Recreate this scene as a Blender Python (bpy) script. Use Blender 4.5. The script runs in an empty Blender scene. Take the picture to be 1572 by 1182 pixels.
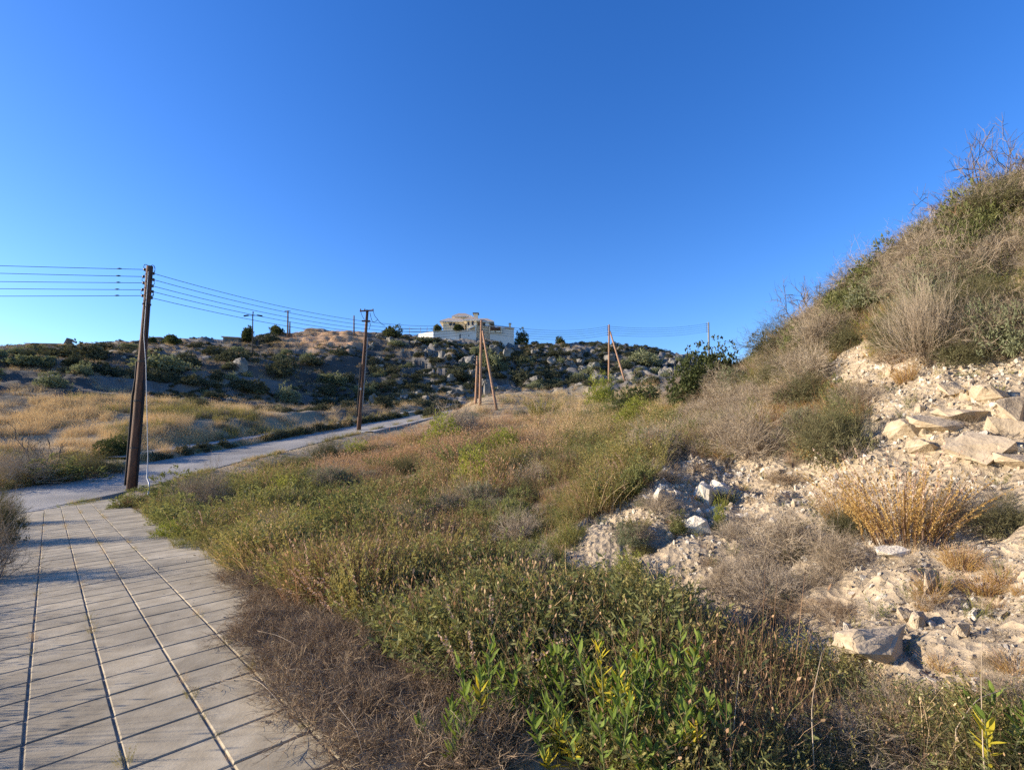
import bpy, math, numpy as np
from mathutils import Vector

# ---------------------------------------------------------------- camera, sky, sun, exposure
F = 780.0                                   # focal length in photo pixels (1572 wide)
PIT = math.atan(99.0 / F)
CAMZ = 1.6
sc = bpy.context.scene
cam_d = bpy.data.cameras.new('camera'); cam = bpy.data.objects.new('camera', cam_d)
sc.collection.objects.link(cam); sc.camera = cam
cam_d.sensor_width = 36.0; cam_d.lens = 36.0 * F / 1572.0
cam_d.clip_start = 0.05; cam_d.clip_end = 6000
cam.location = (0, 0, CAMZ); cam.rotation_euler = (math.pi / 2 + PIT, 0, 0)

SUN_AZ = math.radians(-89)                  # from the view direction (+Y), negative = left
SUN_EL = math.radians(16)
world = bpy.data.worlds.new('World'); sc.world = world; world.use_nodes = True
wn = world.node_tree; wn.nodes.clear()
sky = wn.nodes.new('ShaderNodeTexSky'); sky.sky_type = 'NISHITA'; sky.sun_disc = False
sky.sun_elevation = SUN_EL; sky.sun_rotation = SUN_AZ
sky.altitude = 200; sky.air_density = 1.0; sky.dust_density = 0.3; sky.ozone_density = 3.2
bg = wn.nodes.new('ShaderNodeBackground'); bg.inputs['Strength'].default_value = 0.135
hs = wn.nodes.new('ShaderNodeHueSaturation'); hs.inputs['Saturation'].default_value = 1.27; hs.inputs['Hue'].default_value = .5165
hs.inputs['Value'].default_value = 1.0
wo = wn.nodes.new('ShaderNodeOutputWorld')
wn.links.new(sky.outputs[0], hs.inputs['Color']); wn.links.new(hs.outputs[0], bg.inputs[0]); wn.links.new(bg.outputs[0], wo.inputs[0])
sd = bpy.data.lights.new('sun', 'SUN'); sun = bpy.data.objects.new('sun', sd); sc.collection.objects.link(sun)
sd.energy = 5.0; sd.angle = math.radians(0.5); sd.color = (1.0, 0.86, 0.68)
sdir = Vector((math.sin(SUN_AZ) * math.cos(SUN_EL), math.cos(SUN_AZ) * math.cos(SUN_EL), math.sin(SUN_EL)))
sun.rotation_euler = sdir.to_track_quat('Z', 'Y').to_euler(); sun.location = sdir * 50
sc.view_settings.view_transform = 'Standard'; sc.view_settings.look = 'None'
sc.view_settings.exposure = 1.12; sc.view_settings.gamma = 1; sc.view_settings.use_curve_mapping = False
sc.cycles.max_bounces = 5; sc.cycles.diffuse_bounces = 3; sc.cycles.transmission_bounces = 3
sc.cycles.transparent_max_bounces = 4; sc.cycles.use_denoising = False

# ---------------------------------------------------------------- helpers
R = np.random.default_rng(7)
COL = sc.collection
CP, SP = math.cos(PIT), math.sin(PIT)

def P(px, py, Y):
    """point on the line of sight of a photo pixel at forward distance Y (used to lay out real positions)"""
    x = (px - 786) / F; y = (py - 591) / F
    s = Y / (CP + y * SP)
    return np.array([x * s, Y, CAMZ + s * (SP - y * CP)])

def proj(x, y, z):
    z = z - CAMZ
    d = y * CP + z * SP; v = -y * SP + z * CP
    d = np.where(d > 0.05, d, np.nan)
    return 786 + F * x / d, 591 - F * v / d

def link(o, parent=None):
    COL.objects.link(o)
    if parent is not None: o.parent = parent
    return o

def tag(o, label=None, cat=None, group=None, kind=None):
    if label: o['label'] = label
    if cat: o['category'] = cat
    if group: o['group'] = group
    if kind: o['kind'] = kind
    return o

def empty(name, loc, rz=0.0):
    o = bpy.data.objects.new(name, None); o.location = loc; o.rotation_euler = (0, 0, rz); o.empty_display_size = .2
    return link(o)

def mesh_np(name, V, Fq, mats=(), attrs=None, smooth=False, matidx=None, colors=None):
    """fast mesh from arrays; Fq is an (n,3|4) array or list of such arrays"""
    me = bpy.data.meshes.new(name)
    Fl = [f for f in (Fq if isinstance(Fq, list) else [Fq]) if len(f)]
    V = np.ascontiguousarray(V, dtype=np.float32)
    me.vertices.add(len(V)); me.vertices.foreach_set('co', V.ravel())
    nl = sum(f.size for f in Fl); nf = sum(len(f) for f in Fl)
    me.loops.add(nl); me.polygons.add(nf)
    me.loops.foreach_set('vertex_index', np.concatenate([f.ravel() for f in Fl]).astype(np.int32))
    sizes = np.concatenate([np.full(len(f), f.shape[1]) for f in Fl])
    starts = np.concatenate([[0], np.cumsum(sizes)[:-1]]).astype(np.int32)
    me.polygons.foreach_set('loop_start', starts)
    me.polygons.foreach_set('use_smooth', np.full(nf, bool(smooth)))
    for m in mats: me.materials.append(m)
    if matidx is not None: me.polygons.foreach_set('material_index', np.asarray(matidx, np.int32))
    me.update(calc_edges=True)
    for k, a in (attrs or {}).items():
        at = me.attributes.new(k, 'FLOAT', 'POINT'); at.data.foreach_set('value', np.ascontiguousarray(a, np.float32))
    if colors is not None:
        at = me.attributes.new('gcol', 'FLOAT_COLOR', 'POINT')
        at.data.foreach_set('color', np.ascontiguousarray(np.c_[colors, np.ones(len(colors))], np.float32).ravel())
    return me

def obj(name, me, parent=None, loc=None):
    o = bpy.data.objects.new(name, me); link(o, parent)
    if loc is not None: o.location = loc
    return o

class MB:
    """collects simple shapes into one mesh"""
    def __init__(s): s.v = []; s.f = []; s.n = 0
    def add(s, V, Fs):
        s.v.append(np.asarray(V, float)); s.f += [[i + s.n for i in f] for f in Fs]; s.n += len(V)
    def box(s, c, size, rz=0.0, tilt=None):
        hx, hy, hz = size[0] / 2, size[1] / 2, size[2] / 2
        V = np.array([[a * hx, b * hy, c2 * hz] for c2 in (-1, 1) for b in (-1, 1) for a in (-1, 1)])
        if tilt is not None: V[:, 2] += V[:, 0] * tilt
        cr, sr = math.cos(rz), math.sin(rz)
        V = np.c_[V[:, 0] * cr - V[:, 1] * sr, V[:, 0] * sr + V[:, 1] * cr, V[:, 2]] + np.asarray(c)
        s.add(V, [(0, 2, 3, 1), (4, 5, 7, 6), (0, 1, 5, 4), (2, 6, 7, 3), (0, 4, 6, 2), (1, 3, 7, 5)])
    def tube(s, path, rad, sides=8, cap=True):
        path = np.asarray(path, float); k = len(path)
        rad = np.full(k, rad) if np.isscalar(rad) else np.asarray(rad)
        tan = np.gradient(path, axis=0); tan /= np.linalg.norm(tan, axis=1)[:, None] + 1e-9
        ref = np.array([0, 0, 1.0]) if abs(tan[0][2]) < .9 else np.array([1.0, 0, 0])
        V = []
        for i in range(k):
            a = np.cross(tan[i], ref); a /= np.linalg.norm(a) + 1e-9; b = np.cross(tan[i], a)
            ang = np.arange(sides) * 2 * math.pi / sides
            V.append(path[i] + rad[i] * (np.cos(ang)[:, None] * a + np.sin(ang)[:, None] * b))
        Fs = []
        for i in range(k - 1):
            for j in range(sides):
                j2 = (j + 1) % sides
                Fs.append((i * sides + j, i * sides + j2, (i + 1) * sides + j2, (i + 1) * sides + j))
        if cap: Fs += [tuple(range(sides))[::-1], tuple((k - 1) * sides + j for j in range(sides))]
        s.add(np.concatenate(V), Fs)
    def prism(s, pts, h, base):
        """hip/gable pieces: arbitrary verts+faces"""
        s.add(pts, h)
    def build(s, name, mat, parent=None, smooth=False):
        me = bpy.data.meshes.new(name)
        me.from_pydata([tuple(p) for p in np.concatenate(s.v)], [], s.f)
        me.materials.append(mat)
        if smooth: me.polygons.foreach_set('use_smooth', np.ones(len(me.polygons), bool))
        me.update()
        return obj(name, me, parent)

# lattice noise -----------------------------------------------------------
_L = np.random.default_rng(3).random((256, 256))
def vnoise(x, y):
    xi = np.floor(x).astype(int); yi = np.floor(y).astype(int); fx = x - xi; fy = y - yi
    fx = fx * fx * (3 - 2 * fx); fy = fy * fy * (3 - 2 * fy)
    a = _L[xi % 256, yi % 256]; b = _L[(xi + 1) % 256, yi % 256]; c = _L[xi % 256, (yi + 1) % 256]; d = _L[(xi + 1) % 256, (yi + 1) % 256]
    return (a * (1 - fx) + b * fx) * (1 - fy) + (c * (1 - fx) + d * fx) * fy
def fbm(x, y, s=1.0, o=4, seed=0):
    r = 0; a = .5; t = 0
    x = x / s + seed * 17.3; y = y / s + seed * 9.1
    for k in range(o):
        r = r + a * vnoise(x, y); t += a; a *= .5; x, y = x * 2.03 + 11.7, y * 2.03 + 5.3
    return r / t
def sstep(a, b, v):
    t = np.clip((v - a) / (b - a), 0, 1); return t * t * (3 - 2 * t)
def inpoly(px, py, poly):
    r = np.zeros(np.shape(px), bool); n = len(poly)
    for i in range(n):
        x1, y1 = poly[i]; x2, y2 = poly[(i + 1) % n]
        with np.errstate(invalid='ignore', divide='ignore'):
            r ^= ((y1 > py) != (y2 > py)) & (px < (x2 - x1) * (py - y1) / (y2 - y1 + 1e-12) + x1)
    return r

# ---------------------------------------------------------------- materials
def nmat(name):
    m = bpy.data.materials.new(name); m.use_nodes = True; nt = m.node_tree; nt.nodes.clear()
    out = nt.nodes.new('ShaderNodeOutputMaterial'); return m, nt, out
def N(nt, t, **kw):
    n = nt.nodes.new(t)
    for k, v in kw.items():
        if k in n.inputs: n.inputs[k].default_value = v
        else: setattr(n, k, v)
    return n
def ramp(nt, cols, pos=None):
    r = nt.nodes.new('ShaderNodeValToRGB'); e = r.color_ramp.elements
    pos = pos or [i / (len(cols) - 1) for i in range(len(cols))]
    while len(e) < len(cols): e.new(.5)
    for i, (c, p) in enumerate(zip(cols, pos)): e[i].position = p; e[i].color = (*c, 1)
    return r
def veg_mat(name, cols, base=None, trans=.35, tcol=(1.2, 1.15, .8)):
    """colours vary per blade or leaf and per plant; base = colour of the stem foot"""
    m, nt, out = nmat(name); L = nt.links
    at = N(nt, 'ShaderNodeAttribute', attribute_name='rnd'); oi = N(nt, 'ShaderNodeObjectInfo')
    mx = N(nt, 'ShaderNodeMath', operation='MULTIPLY_ADD'); mx.inputs[1].default_value = .62
    m2 = N(nt, 'ShaderNodeMath', operation='MULTIPLY'); m2.inputs[1].default_value = .38
    L.new(at.outputs['Fac'], mx.inputs[0]); L.new(oi.outputs['Random'], m2.inputs[0]); L.new(m2.outputs[0], mx.inputs[2])
    r = ramp(nt, cols); L.new(mx.outputs[0], r.inputs[0]); col = r.outputs[0]
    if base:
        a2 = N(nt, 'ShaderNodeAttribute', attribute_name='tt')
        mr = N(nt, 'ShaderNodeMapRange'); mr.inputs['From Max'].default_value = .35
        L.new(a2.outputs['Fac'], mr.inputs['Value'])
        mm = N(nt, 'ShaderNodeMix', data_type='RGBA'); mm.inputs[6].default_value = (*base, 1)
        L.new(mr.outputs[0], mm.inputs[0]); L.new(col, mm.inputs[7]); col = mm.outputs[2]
    d = N(nt, 'ShaderNodeBsdfDiffuse'); t = N(nt, 'ShaderNodeBsdfTranslucent'); s = N(nt, 'ShaderNodeMixShader'); s.inputs[0].default_value = trans
    tc = N(nt, 'ShaderNodeMix', data_type='RGBA', blend_type='MULTIPLY'); tc.inputs[0].default_value = 1; tc.inputs[7].default_value = (*tcol, 1)
    L.new(col, d.inputs[0]); L.new(col, tc.inputs[6]); L.new(tc.outputs[2], t.inputs[0])
    L.new(d.outputs[0], s.inputs[1]); L.new(t.outputs[0], s.inputs[2]); L.new(s.outputs[0], out.inputs[0])
    return m
def solid(name, c1, c2=None, scale=5.0, rough=.85, bump=0.0, bscale=None, stretch=None, metal=0.0, use_obj=True, wld=False, stain=0.0):
    m, nt, out = nmat(name); L = nt.links
    b = N(nt, 'ShaderNodeBsdfPrincipled'); b.inputs['Roughness'].default_value = rough; b.inputs['Metallic'].default_value = metal
    tc = N(nt, 'ShaderNodeTexCoord'); vec = tc.outputs['Object']
    if wld: vec = N(nt, 'ShaderNodeNewGeometry').outputs['Position']
    if stretch:
        mp = N(nt, 'ShaderNodeMapping'); mp.inputs['Scale'].default_value = stretch; L.new(vec, mp.inputs[0]); vec = mp.outputs[0]
    nz = N(nt, 'ShaderNodeTexNoise'); nz.inputs['Scale'].default_value = scale; nz.inputs['Detail'].default_value = 6; L.new(vec, nz.inputs[0])
    r = ramp(nt, [c1, c2 or c1], [.35, .65]); L.new(nz.outputs['Fac'], r.inputs[0])
    col = r.outputs[0]
    if use_obj:
        oi = N(nt, 'ShaderNodeObjectInfo'); mr = N(nt, 'ShaderNodeMapRange'); mr.inputs['To Min'].default_value = .88; mr.inputs['To Max'].default_value = 1.1
        L.new(oi.outputs['Random'], mr.inputs['Value'])
        h = N(nt, 'ShaderNodeHueSaturation'); L.new(mr.outputs[0], h.inputs['Value']); L.new(col, h.inputs['Color']); col = h.outputs[0]
    if stain:
        ns = N(nt, 'ShaderNodeTexNoise'); ns.inputs['Scale'].default_value = 1.1; ns.inputs['Detail'].default_value = 7; ns.inputs['Roughness'].default_value = .65; ns.inputs['Distortion'].default_value = .6; L.new(vec, ns.inputs[0])
        ms = N(nt, 'ShaderNodeMapRange'); ms.inputs['From Min'].default_value = .38; ms.inputs['From Max'].default_value = .62; ms.inputs['To Min'].default_value = 1 - stain; ms.inputs['To Max'].default_value = 1.06; L.new(ns.outputs['Fac'], ms.inputs['Value'])
        hq = N(nt, 'ShaderNodeHueSaturation'); L.new(ms.outputs[0], hq.inputs['Value']); L.new(col, hq.inputs['Color']); col = hq.outputs[0]
    L.new(col, b.inputs['Base Color'])
    if bump:
        n2 = N(nt, 'ShaderNodeTexNoise'); n2.inputs['Scale'].default_value = bscale or scale * 4; n2.inputs['Detail'].default_value = 8; L.new(vec, n2.inputs[0])
        bp = N(nt, 'ShaderNodeBump'); bp.inputs['Strength'].default_value = 1; bp.inputs['Distance'].default_value = bump
        L.new(n2.outputs['Fac'], bp.inputs['Height']); L.new(bp.outputs[0], b.inputs['Normal'])
    L.new(b.outputs[0], out.inputs[0]); return m

M_wood = solid('creosoted_pine', (.05, .024, .014), (.13, .06, .032), 4, .85, .02, 10, (4, 4, .35))
M_wood2 = solid('weathered_pine', (.22, .12, .07), (.34, .2, .12), 3, .85, .01, 12, (4, 4, .35))
M_cable = solid('cable_sheath', (.012, .012, .014), rough=.9)
M_lcable = solid('pale_cable', (.42, .44, .46), rough=.6)
M_ins = solid('insulator_ceramic', (.03, .02, .018), (.05, .03, .025), rough=.6)
M_steel = solid('galvanised_steel', (.16, .165, .17), (.22, .22, .22), rough=.8, metal=.1)
M_dark = solid('dark_paint', (.03, .03, .033), (.04, .04, .042), rough=.95)
M_conc = solid('paving_concrete', (.305, .25, .16), (.385, .325, .22), 7, .9, .0016, 45, wld=True, stain=.34)
M_joint = solid('joint_grit', (.12, .10, .075), (.26, .225, .175), 9, .95, .006, 60, wld=True)
M_kerb = solid('kerb_concrete', (.30, .275, .235), (.40, .37, .32), 3, .9, .006, 40, wld=True, stain=.3)
M_rock = solid('chalk_rock', (.32, .25, .165), (.47, .38, .265), 1.7, .95, .014, 7)
M_rock_w = solid('white_limestone', (.47, .41, .32), (.62, .56, .46), 2.0, .95, .014, 7)
M_rock_h = solid('weathered_limestone', (.10, .094, .085), (.25, .235, .205), .55, .95, .12, 2.2)
M_white = solid('white_render', (.72, .68, .6), (.8, .76, .68), .4, .9)
M_cream = solid('cream_render', (.68, .58, .42), (.74, .64, .48), .4, .9)
M_wallr = solid('pale_render_wall', (.52, .52, .5), (.62, .61, .58), .25, .9)
M_roof = solid('roof_tiles', (.33, .25, .19), (.43, .34, .26), 1.5, .85, .03, 5)
M_glass = solid('window_glass', (.02, .025, .03), rough=.12)
M_frame = solid('window_frame', (.16, .09, .05), rough=.6)
M_brownw = solid('pergola_wood', (.16, .07, .04), (.2, .1, .05), rough=.7)
M_bldg = solid('dull_plaster', (.14, .12, .10), (.2, .17, .14), .4, .9)
M_bldgw = solid('old_white_paint', (.5, .48, .44), rough=.8)
M_bark = solid('bark', (.08, .06, .045), (.16, .12, .09), 6, .9, .01, 20)

# ---------------------------------------------------------------- pavement frame (fitted tile grid)
T0 = 0.40
H3 = dict(O=np.array([-9.3585, 10.4842, -4.1828]), I=np.array([.73728, .67390, .04779]), J=np.array([.66955, -.74260, .01520]))
PO = H3['O'] * T0 + np.array([0, 0, CAMZ]); PI_ = H3['I'] * T0; PJ = H3['J'] * T0 * 0.919
PNv = np.cross(PI_, PJ); PNv /= np.linalg.norm(PNv); PNv *= np.sign(PNv[2])
def pz(x, y): return PO[2] - ((x - PO[0]) * PNv[0] + (y - PO[1]) * PNv[1]) / PNv[2]
_Minv = np.linalg.inv(np.array([[PI_[0], PJ[0]], [PI_[1], PJ[1]]]))
def pij(x, y):
    dx = x - PO[0]; dy = y - PO[1]
    return _Minv[0, 0] * dx + _Minv[0, 1] * dy, _Minv[1, 0] * dx + _Minv[1, 1] * dy
def pend(i): return -43.5 - 1.6 * (i + 2)        # last row before the road, by column
def in_pave(x, y, m=0.0):
    i, j = pij(x, y)
    return (i > -2 - m) & (i < 5 + m) & (j > pend(i) - m) & (j < 40)

# ---------------------------------------------------------------- road centre line
road = [(-18.4, 4, -.95), (-18.4, 9, -.75), (-18.4, 13, -.58), (-18.4, 17, -.40), (-18.35, 20.5, -.17), (-18.1, 24, .22), P(300, 708, 28.5), P(350, 699, 31.5), P(400, 689, 35),
        P(500, 668, 42), P(600, 648, 51.5), P(665, 636, 58), P(715, 628, 63), P(770, 621.5, 70), P(830, 617, 79)]
road = np.array(road)
def resample(pts, n):
    d = np.r_[0, np.cumsum(np.linalg.norm(np.diff(pts, axis=0), axis=1))]
    t = np.linspace(0, d[-1], n)
    # smooth by quadratic-ish kernel
    q = np.array([np.interp(t, d, pts[:, k]) for k in range(3)]).T
    for _ in range(6): q[1:-1] = .25 * q[:-2] + .5 * q[1:-1] + .25 * q[2:]
    return q
RC = resample(road, 90)
RT = np.gradient(RC, axis=0); RT[:, 2] = 0; RT /= np.linalg.norm(RT, axis=1)[:, None]
RN = np.c_[-RT[:, 1], RT[:, 0], RT[:, 2] * 0]       # left of travel (towards the far side of the road)
RHW = np.interp(np.arange(90), [0, 22, 34, 89], [2.65, 2.6, 2.45, 2.2])  # half width
FW0, FW1 = 0.75, 2.0                                   # far footway offset beyond the road edge
def road_d(x, y):
    x = np.atleast_1d(x); y = np.atleast_1d(y)
    best = np.full(x.shape, 1e9); sd_ = np.zeros(x.shape); zz = np.zeros(x.shape); hw = np.zeros(x.shape)
    for k in range(len(RC) - 1):
        a = RC[k]; b = RC[k + 1]; dx, dy = b[0] - a[0], b[1] - a[1]; L2 = dx * dx + dy * dy
        t = np.clip(((x - a[0]) * dx + (y - a[1]) * dy) / L2, 0, 1)
        ex = x - a[0] - t * dx; ey = y - a[1] - t * dy; d = np.hypot(ex, ey)
        m = d < best; best[m] = d[m]
        sd_[m] = np.sign(ex * -dy + ey * dx)[m]
        zz[m] = (a[2] + t * (b[2] - a[2]))[m]; hw[m] = (RHW[k] + t * (RHW[k + 1] - RHW[k]))[m]
    return best * np.where(sd_ == 0, 1, sd_), zz, hw   # signed distance (+ = far side), z, half width

# ---------------------------------------------------------------- terrain height
ctl = []
def c(*a): ctl.append(P(*a))
def cw(*a): ctl.append(np.array(a, float))
for i in (-4, -2, 1.5, 5, 6):
    for j in (-52, -40, -28, -18, -10, -4, 0, 4, 7, 10, 16, 26, 40):
        q = PO + PI_ * i + PJ * j; q[2] -= .03; ctl.append(q)
for k in range(8, 80, 7): ctl.append(RC[k] * 1.0)
# meadow between pavement and bank
for a in [(-1.2, 5, .05), (.2, 3.2, .0), (1, 4, .1), (0, 8, .22), (-3, 10, .08), (-5, 14, .1), (0, 12, .55), (2, 2.2, .2), (1.6, 5.6, .28), (-4, 18, .7), (-7.5, 18, .3)]: cw(*a)
for a in [(700, 700, 19), (500, 733, 17), (400, 750, 17.5), (260, 768, 16.5), (850, 700, 18), (850, 655, 30), (900, 632, 42), (950, 606, 60), (700, 660, 36), (640, 670, 38),
          (560, 699, 30), (780, 632, 46), (740, 622, 50), (700, 648, 46), (860, 617, 56), (935, 590, 74), (1000, 608, 46), (1020, 630, 28), (960, 665, 21), (1000, 585, 78),
          (600, 720, 22), (780, 610, 66), (860, 603, 72), (735, 612, 56)]: c(*a)
# right bank
for a in [(905, 832, 6.3), (870, 876, 6.0), (990, 750, 7.8), (1060, 690, 9.8), (1040, 838, 5.9), (1050, 950, 4.9), (1150, 1000, 3.9), (1300, 1080, 2.9), (1450, 1080, 2.7), (1572, 1100, 2.45),
          (1150, 800, 6.4), (1250, 900, 4.6), (1400, 980, 3.3), (1500, 850, 4.2), (1560, 950, 3.2), (1150, 710, 8.4), (1250, 740, 6.8), (1330, 700, 6.5), (1400, 800, 4.9), (1520, 760, 5.0),
          (1450, 640, 6.3), (1560, 640, 5.9), (1450, 545, 7.2), (1560, 560, 6.6), (1200, 610, 10.5), (1300, 570, 9.0), (1100, 630, 14), (1380, 480, 8.8), (1500, 450, 8.0), (1290, 500, 10.6),
          (1120, 580, 19), (1190, 535, 15.5), (1250, 488, 13.5), (1320, 440, 12.2), (1400, 388, 11), (1480, 335, 10), (1572, 290, 9.2), (1700, 215, 8.2), (1700, 600, 5.0), (1700, 900, 2.8),
          (1900, 300, 6.5), (1900, 700, 3.6), (2200, 900, 2.0), (1060, 598, 26),
          (1190, 560, 21), (1250, 525, 19), (1320, 480, 17), (1400, 440, 15), (1480, 390, 14), (1572, 350, 13), (1700, 300, 11.5),
          (1150, 600, 34), (1300, 560, 30), (1450, 520, 26), (1600, 480, 22),
          (1150, 600, 100), (1300, 600, 80), (1500, 600, 70)]: c(*a)
# left slope and hill
for a in [(0, 690, 29), (90, 700, 28), (180, 700, 27.5), (0, 640, 37), (100, 650, 37), (100, 604, 47), (0, 598, 47), (0, 565, 56), (120, 565, 60), (0, 541, 70), (120, 538, 80), (0, 534, 84), (120, 530, 96),
          (200, 622, 45), (200, 600, 58), (200, 560, 68), (200, 528, 100),
          (300, 686, 31.5), (300, 655, 38), (300, 640, 42), (300, 616, 58), (300, 560, 76), (300, 540, 92), (250, 526, 104), (300, 524, 112), (400, 521, 118), (400, 545, 100), (400, 600, 74), (400, 622, 66), (400, 645, 43), (400, 560, 84),
          (500, 642, 46), (500, 628, 74), (500, 600, 86), (500, 560, 98), (500, 530, 112), (450, 514, 122), (520, 511, 126), (600, 634, 56), (600, 615, 82), (600, 600, 90), (600, 560, 104), (600, 522, 124), (560, 513, 126),
          (650, 626, 60), (700, 605, 92), (700, 565, 106), (700, 530, 120), (700, 523, 134), (780, 600, 97), (780, 565, 110), (780, 536, 122), (790, 532, 134), (870, 592, 102), (870, 560, 114), (870, 538, 126),
          (960, 572, 110), (960, 545, 124), (930, 537, 128), (1040, 565, 114), (1040, 548, 128), (1100, 556, 130),
          (-200, 545, 62), (-200, 600, 44), (-200, 680, 26), (-500, 565, 50), (-500, 660, 30), (-900, 640, 80), (-900, 690, 20)]: c(*a)
# behind the ridge, far and back
for px, py in [(-500, 585), (0, 560), (300, 545), (520, 540), (700, 545), (870, 555), (1040, 568)]:
    c(px, py, 185); c(px, py + 55, 420)
for th, lst in {-75: [(4, -.15), (12, -.4), (60, 3), (200, 12)], -110: [(4, -.25), (12, -.6), (50, -2), (200, -6)], -150: [(4, -.2), (14, -.8), (60, -3), (200, -10)], 180: [(3, -.0), (12, -.3), (60, -3), (200, -10)],
                150: [(2.5, .3), (6, 1.6), (14, 3.2), (60, 3), (200, 0)], 115: [(2.5, .6), (5, 2.6), (10, 5.5), (16, 6.5), (60, 6), (200, 4)], 85: [(2.2, .55), (4.5, 2.2), (9, 6), (14, 7.2), (60, 8), (200, 6)],
                60: [(60, 10), (200, 8)]}.items():
    for r_, z_ in lst: cw(r_ * math.sin(math.radians(th)), r_ * math.cos(math.radians(th)), z_)
for th in range(-180, 180, 20):
    a = math.radians(th); cw(900 * math.sin(a), 900 * math.cos(a), 3); cw(4000 * math.sin(a), 4000 * math.cos(a), -10); cw(.35 * math.sin(a), .35 * math.cos(a), pz(.35 * math.sin(a), .35 * math.cos(a)) - .03)
ctl = np.array(ctl)
def uw(x, y):
    r = np.hypot(x, y) + 1e-6; return np.arctan2(x, y), .5 * np.log(r), r
cu, cv, cr = uw(ctl[:, 0], ctl[:, 1]); ct = (ctl[:, 2] - CAMZ) / cr
cu = np.concatenate([cu, cu - 2 * math.pi, cu + 2 * math.pi]); cv = np.tile(cv, 3); ct = np.tile(ct, 3)
kk = np.abs(cu) < 4.4; cu, cv, ct = cu[kk], cv[kk], ct[kk]
def _tps(d2): return .5 * d2 * np.log(d2 + 1e-12)
n_ = len(cu); A = np.zeros((n_ + 3, n_ + 3))
A[:n_, :n_] = _tps((cu[:, None] - cu) ** 2 + (cv[:, None] - cv) ** 2) + np.eye(n_) * 4e-4
A[:n_, n_:] = np.c_[np.ones(n_), cu, cv]; A[n_:, :n_] = A[:n_, n_:].T
w_ = np.linalg.solve(A, np.r_[ct, 0, 0, 0])
def base_z(x, y):
    u, v, r = uw(x, y); out = np.empty(len(u))
    for s in range(0, len(u), 20000):
        e = slice(s, s + 20000)
        K = _tps((u[e, None] - cu) ** 2 + (v[e, None] - cv) ** 2)
        out[e] = K @ w_[:n_] + w_[n_] + w_[n_ + 1] * u[e] + w_[n_ + 2] * v[e]
    return CAMZ + out * r

def ridged(x, y, s, k): return np.clip(1 - np.abs(fbm(x, y, s, 3, k) - .5) * 5, 0, 1)
BANK = [(862, 872), (905, 800), (985, 745), (1040, 685), (1110, 700), (1180, 690), (1235, 712), (1300, 700), (1330, 650), (1270, 600), (1290, 555), (1350, 545), (1370, 570), (1440, 530), (1572, 520), (1900, 480),
        (2000, 1000), (1572, 1090), (1430, 1075), (1280, 1040), (1130, 1020), (1040, 980), (960, 905)]
def bankmask(px, py, x=None, y=None, jit=26):
    if x is not None:
        px = px + (fbm(x, y, .8, 3, 5) - .5) * 2 * jit * 2; py = py + (fbm(x, y, .8, 3, 6) - .5) * 2 * jit * 1.4
    return inpoly(px, py, BANK)
def ground(x, y, detail=True):
    x = np.atleast_1d(np.asarray(x, float)); y = np.atleast_1d(np.asarray(y, float))
    z = base_z(x, y); r = np.hypot(x, y)
    if detail:
        px, py = proj(x, y, z)
        bm = bankmask(px, py, x, y) & (y > 0) & (r < 26)
        rough = np.where(bm, .30, .07) * sstep(1.2, 5, r)
        z = z + (fbm(x, y, 1.3, 4, 1) - .5) * rough * 1.6
        rid = np.abs(fbm(x, y, .35, 3, 2) - .5) * 2
        z = z + np.where(bm, (rid - .3) * .13 + (np.abs(fbm(x, y, .95, 2, 9) - .5) * 2 - .3) * .26, 0)
        far = sstep(45, 75, r) * (1 - sstep(150, 300, r)) * sstep(0, 20, y)
        z = z + far * ((fbm(x, y, 9, 5, 3) - .5) * 2.2 + (np.abs(fbm(x, y, 3.2, 3, 4) - .5) * 2 - .3) * 1.0)
        crag = far * sstep(565, 680, px) * sstep(58, 78, r)
        z = z + crag * (sstep(.45, .8, ridged(x, y, 5.5, 14)) * 1.2 + sstep(.5, .8, ridged(x, y, 2.2, 15)) * .25 - .4)
        # terraces on the upper left hill
        ter = far * sstep(62, 80, r) * (1 - sstep(-16, -6, x))
        st = 2.6; q = z / st + (fbm(x, y, 25, 2, 8) - .5) * .9; fr = q - np.floor(q)
        z = z + ter * (sstep(.45, .95, fr) - fr) * st * .62
    # carve road, footway and pavement beds
    near = (r < 100)
    if near.any():
        d = np.full(x.shape, 99.0); zz = np.zeros(x.shape); hw = np.ones(x.shape)
        d[near], zz[near], hw[near] = road_d(x[near], y[near])
        lo = -hw - .4; hi = hw + FW1 + .3
        off = np.maximum(np.maximum(lo - d, d - hi), 0)
        w = 1 - sstep(0, 3.0, off)
        bed = np.where((d > -hw - .05) & (d < hw + .05), -.06, np.where(d > 0, .02 + .30 * sstep(.05, FW0, d - hw) * sstep(23, 30, y), -.02))
        z = z * (1 - w) + (zz + bed) * w
        pi, pj = pij(x, y)
        off = np.maximum(np.maximum(-2.1 - pi, pi - 5.1), np.maximum(pend(pi) - .3 - pj, pj - 41)) * T0
        w = 1 - np.clip(off / np.where(np.abs(d) - hw < 2.5, .4, 1.6), 0, 1)
        z = z * (1 - w) + (pz(x, y) - np.where(off < .05, .09, .04)) * w
    return z

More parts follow.
